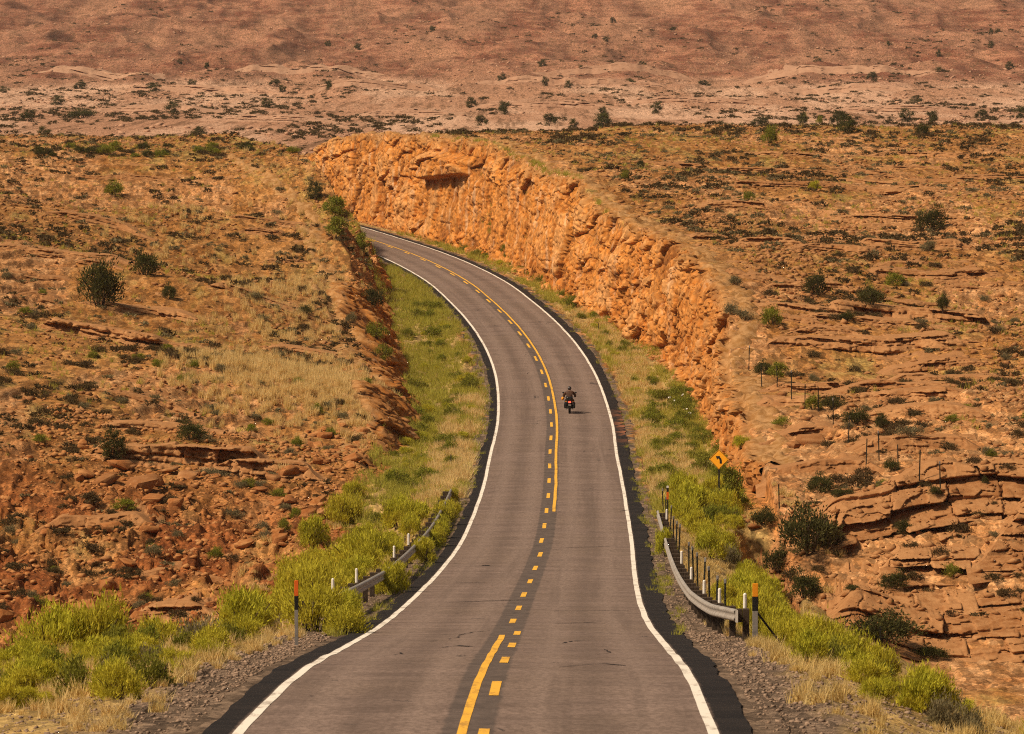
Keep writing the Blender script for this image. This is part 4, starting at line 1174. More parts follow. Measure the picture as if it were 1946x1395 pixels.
def skin(name, verts, edges, radii, mat, parent, sub=2, root=0):
    me = bpy.data.meshes.new(name + "_cage"); me.from_pydata(verts, edges, [])
    o = bpy.data.objects.new(name + "_cage", me); COL.objects.link(o)
    o.modifiers.new("skin", 'SKIN')
    if not me.skin_vertices: me.skin_vertices.new() if hasattr(me.skin_vertices, 'new') else None
    sv = me.skin_vertices[0].data
    for i, r in enumerate(radii):
        sv[i].radius = (r, r) if not isinstance(r, tuple) else r
        sv[i].use_root = (i == root)
    o.modifiers.new("sub", 'SUBSURF').levels = sub
    o.modifiers["sub"].render_levels = sub
    dg = bpy.context.evaluated_depsgraph_get()
    m2 = bpy.data.meshes.new_from_object(o.evaluated_get(dg)); m2.name = name
    bpy.data.objects.remove(o); bpy.data.meshes.remove(me)
    m2.materials.clear(); m2.materials.append(mat)
    m2.polygons.foreach_set("use_smooth", np.ones(len(m2.polygons), bool))
    return link(name, m2, parent)

def rider():
    root = empty("person", BIKE, -HEAD)
    tag(root, "rider in brown jacket and dark helmet seated on the motorcycle, seen from behind", "person")
    J = dict(pel=(0, .30, .96), wst=(0, .34, 1.12), chest=(0, .42, 1.34), neck=(0, .48, 1.52), head=(0, .53, 1.66), top=(0, .54, 1.76))
    V, E_, Rr, ix = [], [], [], {}
    def add(k, p, r, par=None):
        ix[k] = len(V); V.append(p); Rr.append(r)
        if par: E_.append((ix[par], ix[k]))
    add('pel', J['pel'], (.15, .12)); add('wst', J['wst'], (.145, .11), 'pel'); add('chest', J['chest'], (.18, .12), 'wst'); add('neck', J['neck'], .058, 'chest')
    add('head', J['head'], .088, 'neck'); add('top', J['top'], .07, 'head'); add('nose', (0, .63, 1.65), .022, 'head')
    for s, t in ((-1, 'l'), (1, 'r')):
        add(t + 'sh', (s * .20, .44, 1.44), .068, 'chest'); add(t + 'el', (s * .40, .66, 1.20), .048, t + 'sh'); add(t + 'wr', (s * .38, .98, 1.07), .032, t + 'el')
        add(t + 'pa', (s * .375, 1.05, 1.065), .034, t + 'wr')
        for f in range(4):
            x0 = s * (.345 + .02 * f)
            ln = (.85, 1.0, .95, .75)[f]
            add(f'{t}f{f}a', (x0, 1.085, 1.085), .010, t + 'pa'); add(f'{t}f{f}b', (x0, 1.085 + .035 * ln, 1.065), .009, f'{t}f{f}a'); add(f'{t}f{f}c', (x0, 1.085 + .018 * ln, 1.03), .008, f'{t}f{f}b')
        add(t + 'th', (s * .335, 1.05, 1.04), .011, t + 'pa'); add(t + 'th2', (s * .325, 1.085, 1.022), .009, t + 'th')
        add(t + 'hip', (s * .12, .34, .92), .095, 'pel'); add(t + 'kn', (s * .27, .80, .84), .065, t + 'hip'); add(t + 'an', (s * .27, .66, .40), .042, t + 'kn')
        add(t + 'to', (s * .29, .86, .34), .038, t + 'an')
    skin("body", V, E_, Rr, M['skin'], root)
    def sub(name, keys, grow, mat, bridge=()):
        kk = [k for k in keys]
        m_ = {ix[k]: i for i, k in enumerate(kk)}
        vs = [V[ix[k]] for k in kk]
        es = [(m_[a_], m_[b_]) for a_, b_ in E_ if a_ in m_ and b_ in m_]
        rr = [tuple(q + grow for q in Rr[ix[k]]) if isinstance(Rr[ix[k]], tuple) else Rr[ix[k]] + grow for k in kk]
        return skin(name, vs, es, rr, mat, root)
    sub("jacket", ['pel', 'wst', 'chest', 'neck', 'lsh', 'lel', 'lwr', 'rsh', 'rel', 'rwr'], .040, M['jacket'])
    sub("trousers", ['pel', 'lhip', 'lkn', 'lan', 'rhip', 'rkn', 'ran'], .018, M['jeans'])
    h = MB().ball((0, .535, 1.685), (0.27, 0.30, 0.29), 3); h.box((0, .66, 1.66), (.20, .06, .10), bev=.02); h.obj("helmet", M['helmet'], root, True)
    for s in (-1, 1): MB().box((s * .285, .76, .345), (.10, .28, .11), bev=.035).obj("boot", M['blk'], root, True)
    MB().box((0, 0.295, 1.24), (0.30, 0.02, 0.10), bev=.008).obj("back_patch", plain("pale_green_patch", (0.18, 0.17, 0.075), .8, .2), root)
rider()
for o in COL.objects:
    if o.name in ('motorcycle', 'person'): o.scale = (0.95, 0.95, 0.95)

# ------------------------------------------------------------------ added bushes standing in for gully shade, and plants one can tell apart in the photograph
for a_ in [
 (597, 380, 36, 36, 'jun', "dark upright juniper on the left slope, above the road's vanishing bend"),
 (635, 421, 46, 44, 'tre', "bright green round tree on the crest above the road cut, upper of a pair"),
 (640, 458, 46, 42, 'tre', "green tree on the crest above the road cut, lower of a pair"),
 (689, 482, 34, 40, 'tre', "small yellow green tree at the tip of the left bank by the white line"),
 (276, 524, 56, 48, 'jsh', "dark green round bush beside the big dark bush at the left edge"),
 (190, 585, 92, 92, 'jsh', "largest dark bush at the left edge of the slope"),
 (322, 568, 36, 30, 'jsh', "small dark green bush right of the two large dark bushes"),
 (217, 874, 52, 58, 'jun', "ragged dark juniper standing by boulders on the left"),
 (362, 838, 66, 38, 'jsh', "dark brown green bush lying on the pale rock shelf"),
 (216, 374, 40, 30, 'grn', "spiky green yucca like shrub on the upper left slope"),
 (709, 582, 42, 40, 'jsh', "olive green bush on the brink of the left bank"),
 (716, 643, 44, 32, 'grn', "olive bush on the brink of the left bank, middle of three"),
 (729, 684, 36, 30, 'grn', "olive bush on the brink of the left bank, lowest of three"),
 (482, 570, 40, 20, 'sag', "grey domed sagebrush among blond grass on the left slope"),
 (579, 596, 40, 18, 'jsh', "flat dark green shrub beside blond grass on the left slope"),
 (596, 578, 34, 12, 'blk', "flat brown shrub just above a dark green one"),
 (668, 614, 28, 26, 'sag', "grey sagebrush with pale top near the left bank"),
 (577, 627, 26, 20, 'blk', "dark round shrub below the blond grass"),
 (465, 684, 28, 22, 'blk', "dark round shrub in the middle of the left slope"),
 (290, 1057, 42, 26, 'sag', "grey green domed sagebrush among red rubble"),
 (540, 1013, 32, 26, 'grn', "bluish green shrub among orange rubble"),
 (562, 984, 32, 20, 'grn', "small green shrub near the head of the dark gully"),
 (236, 968, 50, 22, 'grn', "low green shrub between boulders at the left"),
 (372, 1143, 24, 18, 'blk', "small dark shrub at the foot of the red slope"),
 (1609, 253, 44, 34, 'jun', "dark juniper on the skyline of the right plateau"),
 (1770, 238, 34, 28, 'jun', "dark juniper on the skyline near the right edge, upper of a pair"),
 (1752, 258, 30, 26, 'jsh', "dark bush below a skyline juniper near the right edge"),
 (1462, 272, 32, 34, 'grn', "spiky olive shrub under the skyline of the right plateau"),
 (1526, 234, 18, 20, 'grn', "small pale green tree on the right skyline"),
 (1557, 236, 14, 16, 'grn', "smaller pale green shrub next to the skyline tree"),
 (1217, 319, 18, 16, 'jsh', "dark round shrub on the plateau behind the cliff"),
 (1186, 341, 20, 18, 'grn', "green shrub on the plateau near the cliff rim"),
 (1423, 380, 22, 18, 'grn', "small green shrub in the middle of the right plateau"),
 (1550, 362, 26, 20, 'rab', "bright yellow green shrub in the middle of the right plateau"),
 (1770, 440, 62, 48, 'jsh', "large black green bush near the right edge"),
 (1762, 478, 38, 26, 'sag', "pale topped sagebrush below the large dark bush at the right"),
 (1551, 561, 50, 44, 'jsh', "olive green bush on the rocky slope right of the cliff"),
 (1655, 578, 64, 36, 'jsh', "wide dark bush on the rock shelf at the right"),
 (1466, 618, 46, 38, 'grn', "bright olive bush on the slope right of the cliff"),
 (1413, 608, 34, 26, 'sag', "grey sagebrush dome right of the cliff, lower of a pair"),
 (1392, 598, 34, 26, 'sag', "grey sagebrush dome right of the cliff, upper of a pair"),
 (1398, 540, 30, 20, 'sag', "pale straw coloured dome shrub at the cliff top"),
 (1700, 544, 38, 26, 'grn', "thin green shrub on the bare rock shelf at the right"),
 (1610, 610, 34, 22, 'jsh', "small dark bush below the rock shelf at the right"),
 (1792, 590, 26, 36, 'jsh', "dark bush cut by the right edge of the picture"),
 (1478, 726, 42, 36, 'tre', "green tree beside the fence at the top of the rocky slope"),
 (1452, 712, 46, 28, 'jsh', "grey olive bush left of the green fence tree"),
 (1508, 716, 50, 18, 'blk', "flat dark shrub right of the green fence tree"),
 (1546, 780, 38, 28, 'grn', "yellow green shrub growing along the fence"),
 (1583, 778, 52, 28, 'jsh', "dark bush crossing the fence line"),
 (1625, 806, 54, 34, 'jsh', "dark olive bush on the rock below the fence, left of a smaller one"),
 (1675, 814, 32, 30, 'jsh', "smaller dark olive bush on the rock below the fence"),
 (1730, 828, 56, 26, 'sag', "wide grey olive shrub on the rock at the right"),
 (1490, 808, 52, 18, 'grn', "low green shrub under the fence line"),
 (1575, 850, 36, 24, 'blk', "dark shrub below the pale boulder"),
 (1695, 898, 34, 28, 'jsh', "dark bush among the lower fence posts"),
 (1560, 936, 70, 36, 'jsh', "dark olive brush row above the big rock ledge"),
 (1630, 928, 60, 40, 'blk', "dark brown brush above the big rock ledge"),
 (1536, 1052, 138, 92, 'jsh', "biggest olive bush growing out of the dark gully by the ledges"),
 (1716, 1014, 44, 30, 'jsh', "dark bush on the stepped rock face"),
 (1700, 1118, 56, 36, 'jsh', "dark bush right of the rounded boulder on the rock face"),
 (1530, 1140, 70, 56, 'jsh', "dark green bush at the lower end of the gully"),
 (1680, 1222, 150, 66, 'jsh', "very dark wide bush at the foot of the rock ledges"),
 (1770, 1248, 70, 24, 'jsh', "dark bush in the lower right corner"),
 (600, 1200, 130, 100, 'rab', "large yellow green brush hiding the near end of the left guardrail"),
 (655, 1206, 100, 66, 'rab', "low yellow green brush in front of the near end of the left guardrail"),
 (752, 1128, 62, 66, 'rab', "upright green brush in front of the gap in the left guardrail"),
 (805, 1072, 52, 56, 'rab', "green brush at the verge below the middle of the left guardrail"),
 (832, 1040, 40, 44, 'rab', "small green brush by the white line below the left guardrail"),
 (842, 1000, 46, 50, 'rab', "olive brush covering the left guardrail just beyond its middle"),
 (858, 960, 34, 40, 'rab', "small olive brush near the far end of the left guardrail"),
 (690, 1092, 150, 84, 'rab', "broad yellow green brush on the bank behind the left guardrail"),
 (672, 950, 46, 40, 'rab', "yellow green bush at the head of the dark hollow"),
 (1265, 1058, 44, 60, 'rab', "yellow green brush hiding the middle of the right guardrail"),
 (1452, 1000, 56, 40, 'jsh', "added dark bush standing in for shade in the mouth of the gully left of the biggest olive bush"),  # added with the next ones: dark foliage in place of the gully's shade
 (1478, 1085, 60, 50, 'jsh', "added dark bush standing in for shade in the gully below the biggest olive bush"),
 (1505, 1130, 44, 36, 'blk', "added dark brown shrub standing in for shade between the gully bushes"),
 (463, 1195, 62, 58, 'sag', "pale grey sagebrush behind the near left brush"),
 (395, 1200, 70, 44, 'tuf', "tan dry grass clump left of the pale grey sagebrush"),
 (462, 1098, 26, 26, 'tuf', "round straw coloured tuft on the red soil"),
 (410, 905, 70, 20, 'sag', "low grey green shrub patch on the grassy shelf above the red slope"),
 (540, 895, 50, 22, 'tuf', "blond grass at the orange block on the grassy shelf"),
 (1290, 775, 44, 26, 'grn', "green datura bush with white flowers, upper one"),
 (1308, 800, 40, 26, 'grn', "green datura bush with white flowers, lower one"),
 (1392, 975, 48, 84, 'tre', "airy yellow green small tree right behind the warning sign"),
 (1408, 850, 30, 26, 'rab', "bright yellow shrub at the lower end of the cliff"),
 (155, 225, 60, 20, 'jsh', "dark brush on the far slope at the left"),
]:
    px_plant(*a_[:5], a_[5])

# ------------------------------------------------------------------ brush along the road
def brush(n, fx, size, kind, label, group, seed, hk=(0.75, 1.05)):
    g = np.random.default_rng(seed)
    k = 0
    while k < n:
        y_, nn = fx(g)
        if nn > 0 and (109 < y_ < 117.5 and nn < 7.2 or 190 < y_ < 203 and 6.6 < nn < 8.8): continue
        if nn > 0 and 160 < y_ < 203 and abs((float(xr(y_)) + nn) / y_ - 0.0431) < 0.0048: continue
        p = road_pt(y_, nn); p.z = gz(p.x, p.y) - 0.06
        s = g.uniform(*size)
        plant(kind, p, s, s * g.uniform(*hk), label, group); k += 1
def pick(g, y0, y1, n0, n1): return g.uniform(y0, y1), g.uniform(n0, n1)
brush(88, lambda g: pick(g, 118, 238, -11.5, -6.0), (0.6, 2.1), 'rab', "yellow green rabbitbrush on the bank below the left guardrail", "rabbitbrush on the left bank", 21)
brush(20, lambda g: (g.choice([g.uniform(128, 137), g.uniform(158, 168), g.uniform(190, 206), g.uniform(208, 229)]), g.uniform(-4.95, -4.7)), (0.6, 1.15), 'rab', "yellow green rabbitbrush in front of the left guardrail", "rabbitbrush in front of the left guardrail", 22)
brush(58, lambda g: pick(g, 82, 108, -12.5, -6.2), (0.4, 1.1), 'rab', "yellow green rabbitbrush at the near left roadside beside the marker post", "rabbitbrush at the near left roadside", 23, (0.6, 0.85))
brush(80, lambda g: pick(g, 112, 232, 6.3, 9.0), (0.7, 1.5), 'rab', "yellow green rabbitbrush on the bank behind the right guardrail", "rabbitbrush on the right bank", 24)
brush(24, lambda g: pick(g, 118, 238, -11.5, -6.2), (0.6, 1.3), 'grn', "green shrub among the yellow brush on the left bank", "green shrubs on the left bank", 121)
brush(16, lambda g: pick(g, 112, 236, -12.5, -6.4), (0.6, 1.2), 'sag', "grey sagebrush among the yellow brush on the left bank", "sagebrush on the left bank", 122)
brush(20, lambda g: pick(g, 110, 232, 6.6, 9.3), (0.6, 1.3), 'grn', "green shrub among the yellow brush on the right bank", "green shrubs on the right bank", 123)
brush(14, lambda g: pick(g, 110, 232, 6.6, 9.3), (0.6, 1.2), 'sag', "grey sagebrush among the yellow brush on the right bank", "sagebrush on the right bank", 124)
brush(14, lambda g: pick(g, 228, 262, 5.9, 9.6), (0.9, 1.9), 'rab', "bright green brush between the road and the warning sign", "bright brush before the warning sign", 25)
brush(26, lambda g: pick(g, 80, 114, 6.6, 12), (0.6, 1.3), 'rab', "yellow green rabbitbrush at the near right roadside", "rabbitbrush at the near right roadside", 26, (0.6, 0.9))
brush(70, lambda g: pick(g, 232, 335, 5.7, 10.0), (0.7, 1.7), 'grn', "loose green shrub in the right verge between the warning sign and the motorcycle", "green shrubs in the right verge", 127, (0.4, 0.65))
brush(75, lambda g: pick(g, 262, 520, 6.0, 9.2 if g.uniform() < .5 else 7.5), (0.5, 1.3), 'grn', "green shrub in the verge under the orange cliff", "green shrubs under the cliff", 27, (0.5, 0.8))
brush(50, lambda g: pick(g, 245, 420, -9.6, -5.6), (0.6, 1.6), 'grn', "olive shrub in the grassy verge left of the road", "olive shrubs in the left verge", 28, (0.4, 0.65))
brush(36, lambda g: pick(g, 240, 400, -9.0, -5.4), (0.5, 1.1), 'rab', "yellow green shrub in the grassy verge left of the road", "yellow shrubs in the left verge", 29, (0.5, 0.8))
brush(30, lambda g: pick(g, 262, 500, 5.6, 8.0), (0.5, 1.0), 'rab', "yellow green shrub in the verge under the cliff", "yellow shrubs under the cliff", 30, (0.5, 0.8))

# verge grass, too dense to count
def verge_grass(name, n, y0, y1, n0, n1, size, mat, seed, protos=TUF):
    g = np.random.default_rng(seed)
    y_ = g.uniform(y0, y1, n); nn = n0 + (n1 - n0) * g.uniform(0, 1, n)
    keep = fbm(nn / 2.5, y_ / 9, seed, 3) + g.uniform(-.5, .6, n) > 0
    y_, nn = y_[keep], nn[keep]
    x_ = xr(y_) + nn / ct(y_)
    o = merged(name, protos, on_ground(x_, y_, 0.03), g.uniform(*size, len(x_)), M[mat], stretch=(1.0, 1.9))
    tag(o, kind='stuff')
T2 = [(t[0][:90], t[1][:30], t[2][:90]) for t in TUF]
verge_grass("verge_grass", 4200, 232, 440, -10.4, -4.55, (0.35, 0.7), 'verge', 31, T2)
verge_grass("verge_grass", 1500, 400, 520, -7.5, -4.55, (0.35, 0.7), 'verge', 32, T2)
verge_grass("verge_grass", 4200, 225, 540, 5.0, 9.6, (0.35, 0.7), 'verge', 33, T2)
verge_grass("dry_grass", 900, 240, 330, -7.0, -4.6, (0.35, 0.75), 'straw', 34)
verge_grass("dry_grass", 900, 235, 420, 5.1, 8.0, (0.35, 0.7), 'straw', 35)
verge_grass("dry_grass", 1200, 80, 235, 5.4, 13.5, (0.22, 0.5), 'straw', 36)
verge_grass("dry_grass", 1200, 80, 240, -14.5, -5.6, (0.22, 0.5), 'straw', 37)

# blond grass field on the left slope
g = np.random.default_rng(41)
xs_, ys_ = [], []
for (u, v, sx, sy, n) in [(520,570,3.0,12,130),(600,560,2.4,14,110),(480,600,2.0,8,60),(610,720,2.6,9,420),(540,700,3.4,7,300),(680,730,2.0,8,240),(440,720,3.0,6,160),(500,745,3,5,180),(400,690,2.2,5,40),(620,480,4,30,120),(330,440,4,16,120),(560,340,5,30,120),(700,760,1.6,8,160)]:
    p = hit(u, v)
    xs_.append(g.normal(p.x, sx * .8, n)); ys_.append(g.normal(p.y, sy, n))
x_, y_ = np.concatenate(xs_), np.concatenate(ys_)
k_ = lateral(x_, y_) < -nL(y_) - 1.0
x_, y_ = x_[k_], y_[k_]
o = merged("blond_grass", TUF, on_ground(x_, y_, 0.03), g.uniform(0.3, 0.85, len(x_)), M['straw'], stretch=(0.7, 1.2))
tag(o, kind='stuff')

# ------------------------------------------------------------------ scattered desert shrubs
def open_ground(x, y, pad=1.2):
    n = lateral(x, y)
    nd = np.where(n > 0, nR(y) + 4.0, nL(y) + 0.6)
    low = np.where(n > 0, 14.0, 13.5)
    return np.where(y < 245, np.abs(n) > low, np.abs(n) > nd + pad)
def scatter(n, y0, y1, seed, clump=0.0, power=0.8, side=0):
    g = np.random.default_rng(seed)
    x, y = fan(n * 6, y0, y1, g, 0.118, power)
    k = open_ground(x, y)
    if clump: k &= fbm(x / 7, y / 22, seed, 3) + g.uniform(-.6, .6, len(x)) * clump > 0.12
    if side: k &= (x - xr(y)) * side > 0
    x, y = x[k][:n], y[k][:n]
    return x, y, g
x_, y_, g = scatter(3300, 205, 590, 51, 0.7)
sz = g.uniform(0.2, 1.0, len(x_)) ** 1.6 * 1.1 + 0.14
px_size = sz / y_
order = np.argsort(-px_size)
pos = on_ground(x_, y_, 0.05)
for i in order[:230]:
    plant('blk', Vector(pos[i]), sz[i], sz[i] * g.uniform(0.45, 0.7), "small dark shrub dotted over the stony ground", "dark shrubs dotted over the stony ground")
rest = order[230:]
tag(merged("dark_shrubs", LOW, pos[rest], sz[rest], M['black'], stretch=(0.9, 1.6)), kind='stuff')
x_, y_, g = scatter(2000, 210, 590, 52, 0.9)
sz = g.uniform(0.25, 1.0, len(x_)) ** 1.3 * 0.95
order = np.argsort(-sz / y_); pos = on_ground(x_, y_, 0.05)
for i in order[:120]:
    plant('sag' if i % 3 else 'grn', Vector(pos[i]), sz[i], sz[i] * g.uniform(0.5, 0.75), "small grey green shrub dotted over the stony ground", "grey green shrubs dotted over the stony ground")
tag(merged("sage_shrubs", LOW, pos[order[120:]], sz[order[120:]], M['sage'], stretch=(0.9, 1.5)), kind='stuff')
x_, y_, g = scatter(3600, 250, 590, 53, 0.7)
tag(merged("yellow_grass_tufts", LTUF, on_ground(x_, y_, 0.03), g.uniform(0.2, 0.55, len(x_)), M['verge'], stretch=(1, 2.2)), kind='stuff')
# far plain
g = np.random.default_rng(55)
x_, y_ = fan(14000, 640, 2500, g, 0.122, 1.0)
k_ = fbm(x_ / 34, y_ / 150, 77, 4) + 0.5 * np.exp(-((x_ / y_ + .075) / .03) ** 2 - ((y_ - 1350) / 260) ** 2) + g.uniform(-.25, .25, len(x_)) > 0.10
x_, y_ = x_[k_], y_[k_]
tag(merged("distant_shrubs", LOW, on_ground(x_, y_, 0.1), 0.4 + 1.8 * g.uniform(0, 1, len(x_)) ** 2.5, M['black'], stretch=(1.0, 1.9)), kind='stuff')
for i in range(70):
    y_ = g.uniform(780, 2300); x_ = g.uniform(-.112, .112) * y_
    plant('jun', Vector((x_, y_, gz(x_, y_) - .1)), g.uniform(2.2, 4.5), g.uniform(2.0, 3.6), "distant dark juniper on the pinkish plain", "distant junipers on the plain")

# ------------------------------------------------------------------ rocks
ROCK = [mesh_np("boulder", s[0], s[1], M['rock']) for s in STO]
SLAB = [mesh_np("boulder", s[0], s[1], M['slab']) for s in STO]
def boulder(p, L, label, group=None, pale=False, i=None, tilt=0.25, flat=1.0, rz=None):
    me = random.choice(SLAB if pale else ROCK) if i is None else (SLAB if pale else ROCK)[i]
    o = link("boulder", me, None, p)
    o.scale = (L, L * random.uniform(.85, 1.15), L * flat)
    o.rotation_euler = (random.uniform(-tilt, tilt), random.uniform(-tilt, tilt), random.uniform(0, 6.28) if rz is None else rz)
    return tag(o, label, "boulder", group)
for (u, v, wpx, lab, pale, flat) in [
 (228, 893, 52, "tilted pointed boulder below the ragged juniper", False, 1.1),
 (166, 912, 46, "flat tilted boulder at the left edge below the juniper", False, 0.8),
 (270, 932, 60, "big blocky grey boulder below the ledge", True, 0.9),
 (195, 926, 66, "low wide grey boulder left of the blocky one", True, 0.6),
 (288, 962, 48, "long tilted orange boulder below the blocky grey one", False, 0.8),
 (357, 912, 46, "pale rounded boulder above the red slope", True, 0.8),
 (320, 906, 44, "pale boulder under the ledge end", True, 0.7),
 (543, 905, 48, "orange block on the grassy shelf above the red slope", False, 0.9),
 (573, 896, 30, "smaller orange block beside the one on the grassy shelf", False, 0.8),
 (215, 1014, 46, "smooth orange boulder in the red rubble at the left", False, 0.8),
 (285, 1030, 40, "orange boulder just above the grey sagebrush", False, 0.8),
 (245, 1085, 44, "flat pale orange rock below the sagebrush", False, 0.5),
 (202, 1128, 36, "upright reddish boulder near the lower left", False, 1.3),
 (165, 1170, 52, "big slanted boulder at the lower left edge", False, 1.0),
 (520, 958, 34, "round topped orange boulder at the head of the red slope", False, 0.8),
 (602, 964, 40, "tilted orange slab by the dark hollow", False, 0.6),
 (600, 1000, 30, "orange rock under the dark hollow", False, 0.8),
 (530, 1040, 36, "orange boulder at the foot of the rubble", False, 0.9),
 (465, 1042, 40, "wide orange boulder at the foot of the rubble, left of another", False, 0.7),
 (528, 1022, 26, "small bright orange rock in the rubble", False, 0.9),
 (1545, 846, 60, "pale flat topped boulder on the slope under the fence", True, 0.6),
 (1510, 856, 34, "pale block left of the flat topped boulder", True, 0.8),
 (1694, 1096, 52, "rounded boulder on the stepped rock face", True, 0.9),
]:
    p = hit(u, v - 4); L = wpx * p.y / F
    p.z += L * 0.06 * flat
    boulder(p, L, lab, None, pale, None, 0.12 if flat < .5 else 0.3, flat, random.uniform(-.4, .4) if flat < .5 else None)

g = np.random.default_rng(61)
n_ = 200
x_ = g.uniform(-24, -9.5, 2000); y_ = g.uniform(196, 262, 2000)
k_ = np.abs(lateral(x_, y_)) > 11.5
x_, y_ = x_[k_][:n_], y_[k_][:n_]; pos = on_ground(x_, y_, 0.0)
for i in range(n_):
    L = 0.22 + 0.75 * g.uniform() ** 2.2
    boulder(Vector(pos[i]) + Vector((0, 0, L * .08)), L, "broken orange rock in the rubble slope below the left ledge", "broken rocks on the left rubble slope", g.uniform() < .25)
def rubble(name, x, y, size, mat, sink=0.0, tilt=0.2, lift=False):
    pp = np.stack([x, y, ground(x, y)], -1)
    if lift: pp = settle(pp)
    z = pp[:, 2]
    tag(merged(name, PEB, np.stack([x, y, z + size * 0.10 - sink], -1), size, M[mat], tilt, (0.9, 1.7)), kind='stuff')
x_ = g.uniform(-26, -8, 9000); y_ = g.uniform(190, 272, 9000); k_ = np.abs(lateral(x_, y_)) > 10.0
x_, y_ = x_[k_], y_[k_]
rubble("rubble", x_, y_, 0.07 + 0.34 * g.uniform(0, 1, len(x_)) ** 3, 'rock')
x_, y_, g = scatter(30000, 215, 600, 63, 0.8)
rubble("stones", x_, y_, 0.05 + 0.42 * g.uniform(0, 1, len(x_)) ** 4, 'slab')
x_, y_, g = scatter(7000, 205, 420, 64, 0.5, 0.8, 1)
rubble("stones", x_, y_, 0.06 + 0.5 * g.uniform(0, 1, len(x_)) ** 4, 'slab')
g = np.random.default_rng(66)
x_, y_ = fan(14000, 700, 2400, g, 0.122)
k_ = fbm(x_ / 60, y_ / 120, 79, 3) + g.uniform(-.3, .3, len(x_)) > 0.0
rubble("distant_stones", x_[k_], y_[k_], 0.25 + 1.3 * g.uniform(0, 1, k_.sum()) ** 3, 'farslab')
# loose rock along the brink and the foot of both cuts
y_ = g.uniform(250, 600, 3500); nn = nR(y_) + g.uniform(-0.9, 0.4, len(y_))
rubble("fallen_rock", xr(y_) + nn / ct(y_), y_, 0.08 + 0.5 * g.uniform(0, 1, len(y_)) ** 4, 'rock')
y_ = g.uniform(262, 500, 4500); nn = -nL(y_) - g.uniform(-0.3, 3.2, len(y_))
rubble("fallen_rock", xr(y_) + nn / ct(y_), y_, 0.08 + 0.42 * g.uniform(0, 1, len(y_)) ** 3, 'rock')
y_ = g.uniform(256, 600, 3500); nn = nR(y_) + 3.0 + g.uniform(0.0, 9.0, len(y_))
rubble("fallen_rock", xr(y_) + nn / ct(y_), y_, 0.06 + 0.5 * g.uniform(0, 1, len(y_)) ** 5, 'slab')

g = np.random.default_rng(67)
y_ = np.concatenate([g.uniform(80, 240, 9000), g.uniform(74, 125, 16000)]); sd_ = np.where(g.uniform(size=len(y_)) < .5, -1, 1)
nn = sd_ * (4.5 + np.abs(g.normal(size=len(y_))) * np.where(y_ < 125, 3.4, 1.7))
rubble("gravel", xr(y_) + nn / ct(y_), y_, 0.022 + 0.085 * g.uniform(0, 1, len(y_)) ** 4, 'gravelstone')
x_ = g.uniform(10, 46, 2600); y_ = g.uniform(203, 228, 2600)
rubble("ledge_rubble", x_, y_, 0.06 + 0.42 * g.uniform(0, 1, len(x_)) ** 3, 'slab', lift=True)
x_ = g.uniform(11, 40, 60); y_ = g.uniform(203, 226, 60); pos = settle(on_ground(x_, y_))
for i in range(60):
    plant('blk' if i % 3 else 'jsh', Vector(pos[i]) - Vector((0, 0, .05)), 0.35 + 0.6 * g.uniform(), 0.25 + 0.35 * g.uniform(), "dark shrub lodged on the stepped rock ledges at the lower right", "dark shrubs on the lower right ledges")

# white trumpet flowers on the two datura bushes
M['petal'] = plain("white_petal", (0.80, 0.78, 0.72), 0.6, 0.2, 0, 0.05)
fm_ = MB().tube((0, 0, 0), (0, 0, .08), .015, .07, 10).mesh("flower", M['petal'])
for o in [o for o in list(COL.objects) if "datura" in str(o.get('label', ''))]:
    for q in range(5):
        f_ = link("flower", fm_, o)
        a_ = random.uniform(0, 6.28)
        f_.location = (0.42 * math.cos(a_), 0.42 * math.sin(a_), random.uniform(.35, .62)); f_.rotation_euler = (random.uniform(.4, 1.2), 0, random.uniform(0, 6.28))
        f_.scale = (1.0 / o.scale[0], 1.0 / o.scale[1], 1.0 / o.scale[2])
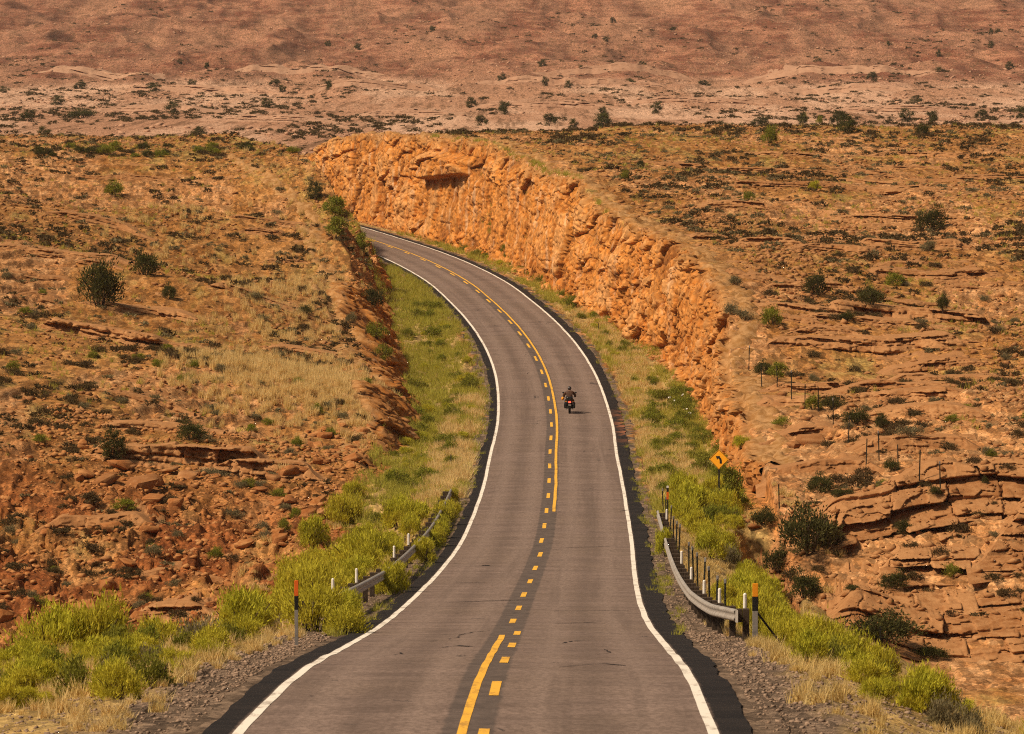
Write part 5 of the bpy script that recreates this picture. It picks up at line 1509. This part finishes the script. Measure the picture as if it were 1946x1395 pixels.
# belt of olive and brown brush along the brow of the left slope
g = np.random.default_rng(71)
for i in range(46):
    u = g.uniform(60, 420) if i < 38 else g.uniform(420, 560)
    p = hit(u, 276 + g.uniform(4, 24) + 0.02 * max(0, u - 420)); p.z -= .05
    wd = g.uniform(0.8, 1.9)
    plant(('jsh', 'grn', 'blk')[i % 3], p, wd, wd * g.uniform(.4, .6), "olive brown shrub in the brush belt along the brow of the left slope", "shrubs along the brow of the left slope")

verge_grass("dry_grass", 700, 74, 125, 5.6, 16.0, (0.10, 0.34), 'straw', 81)
verge_grass("dry_grass", 900, 74, 125, -17.0, -5.4, (0.10, 0.34), 'straw', 82)
brush(14, lambda g: pick(g, 84, 112, -12.5, -6.0), (0.4, 0.9), 'grn', "dark green shrub at the near left roadside", "green shrubs at the near left roadside", 85)
brush(16, lambda g: pick(g, 74, 100, -14, -6.4), (0.3, 0.8), 'sag', "small grey sagebrush at the near left roadside", "sagebrush at the near left roadside", 83)
brush(12, lambda g: pick(g, 74, 104, 6.4, 14), (0.3, 0.8), 'sag', "small grey sagebrush at the near right roadside", "sagebrush at the near right roadside", 84)

# broken slabs spilling down from the left bank
x_ = g.uniform(-14, -7.2, 700); y_ = g.uniform(258, 318, 700)
k_ = np.abs(lateral(x_, y_) + nL(y_) + 2.2) < 2.6
x_, y_ = x_[k_][:130], y_[k_][:130]; pos = on_ground(x_, y_)
for i in range(len(x_)):
    L = 0.3 + 0.8 * g.uniform() ** 2
    boulder(Vector(pos[i]) + Vector((0, 0, L * .1)), L, "broken orange slab on the rubble slope beside the left grass verge", "broken slabs beside the left verge", False, None, 0.5, 0.7)
verge_grass("edge_grass", 420, 120, 480, 4.2, 4.9, (0.12, 0.35), 'verge', 86, T2)
verge_grass("edge_grass", 420, 120, 480, -4.8, -4.1, (0.12, 0.35), 'verge', 87, T2)

# dusty air over the plain
hz = MB().box((0, 1500, 40), (3000, 5800, 240)).mesh("haze", M['blk'])
hm = bpy.data.materials.new("thin_dust_haze"); hm.use_nodes = True
ht = hm.node_tree; ht.nodes.remove(ht.nodes["Principled BSDF"])
pv = ht.nodes.new("ShaderNodeVolumePrincipled"); pv.inputs['Color'].default_value = (0.92, 0.80, 0.74, 1); pv.inputs['Density'].default_value = 0.00004
ht.links.new(pv.outputs[0], ht.nodes['Material Output'].inputs['Volume'])
hz.materials.clear(); hz.materials.append(hm)
tag(link("haze", hz), kind='stuff')
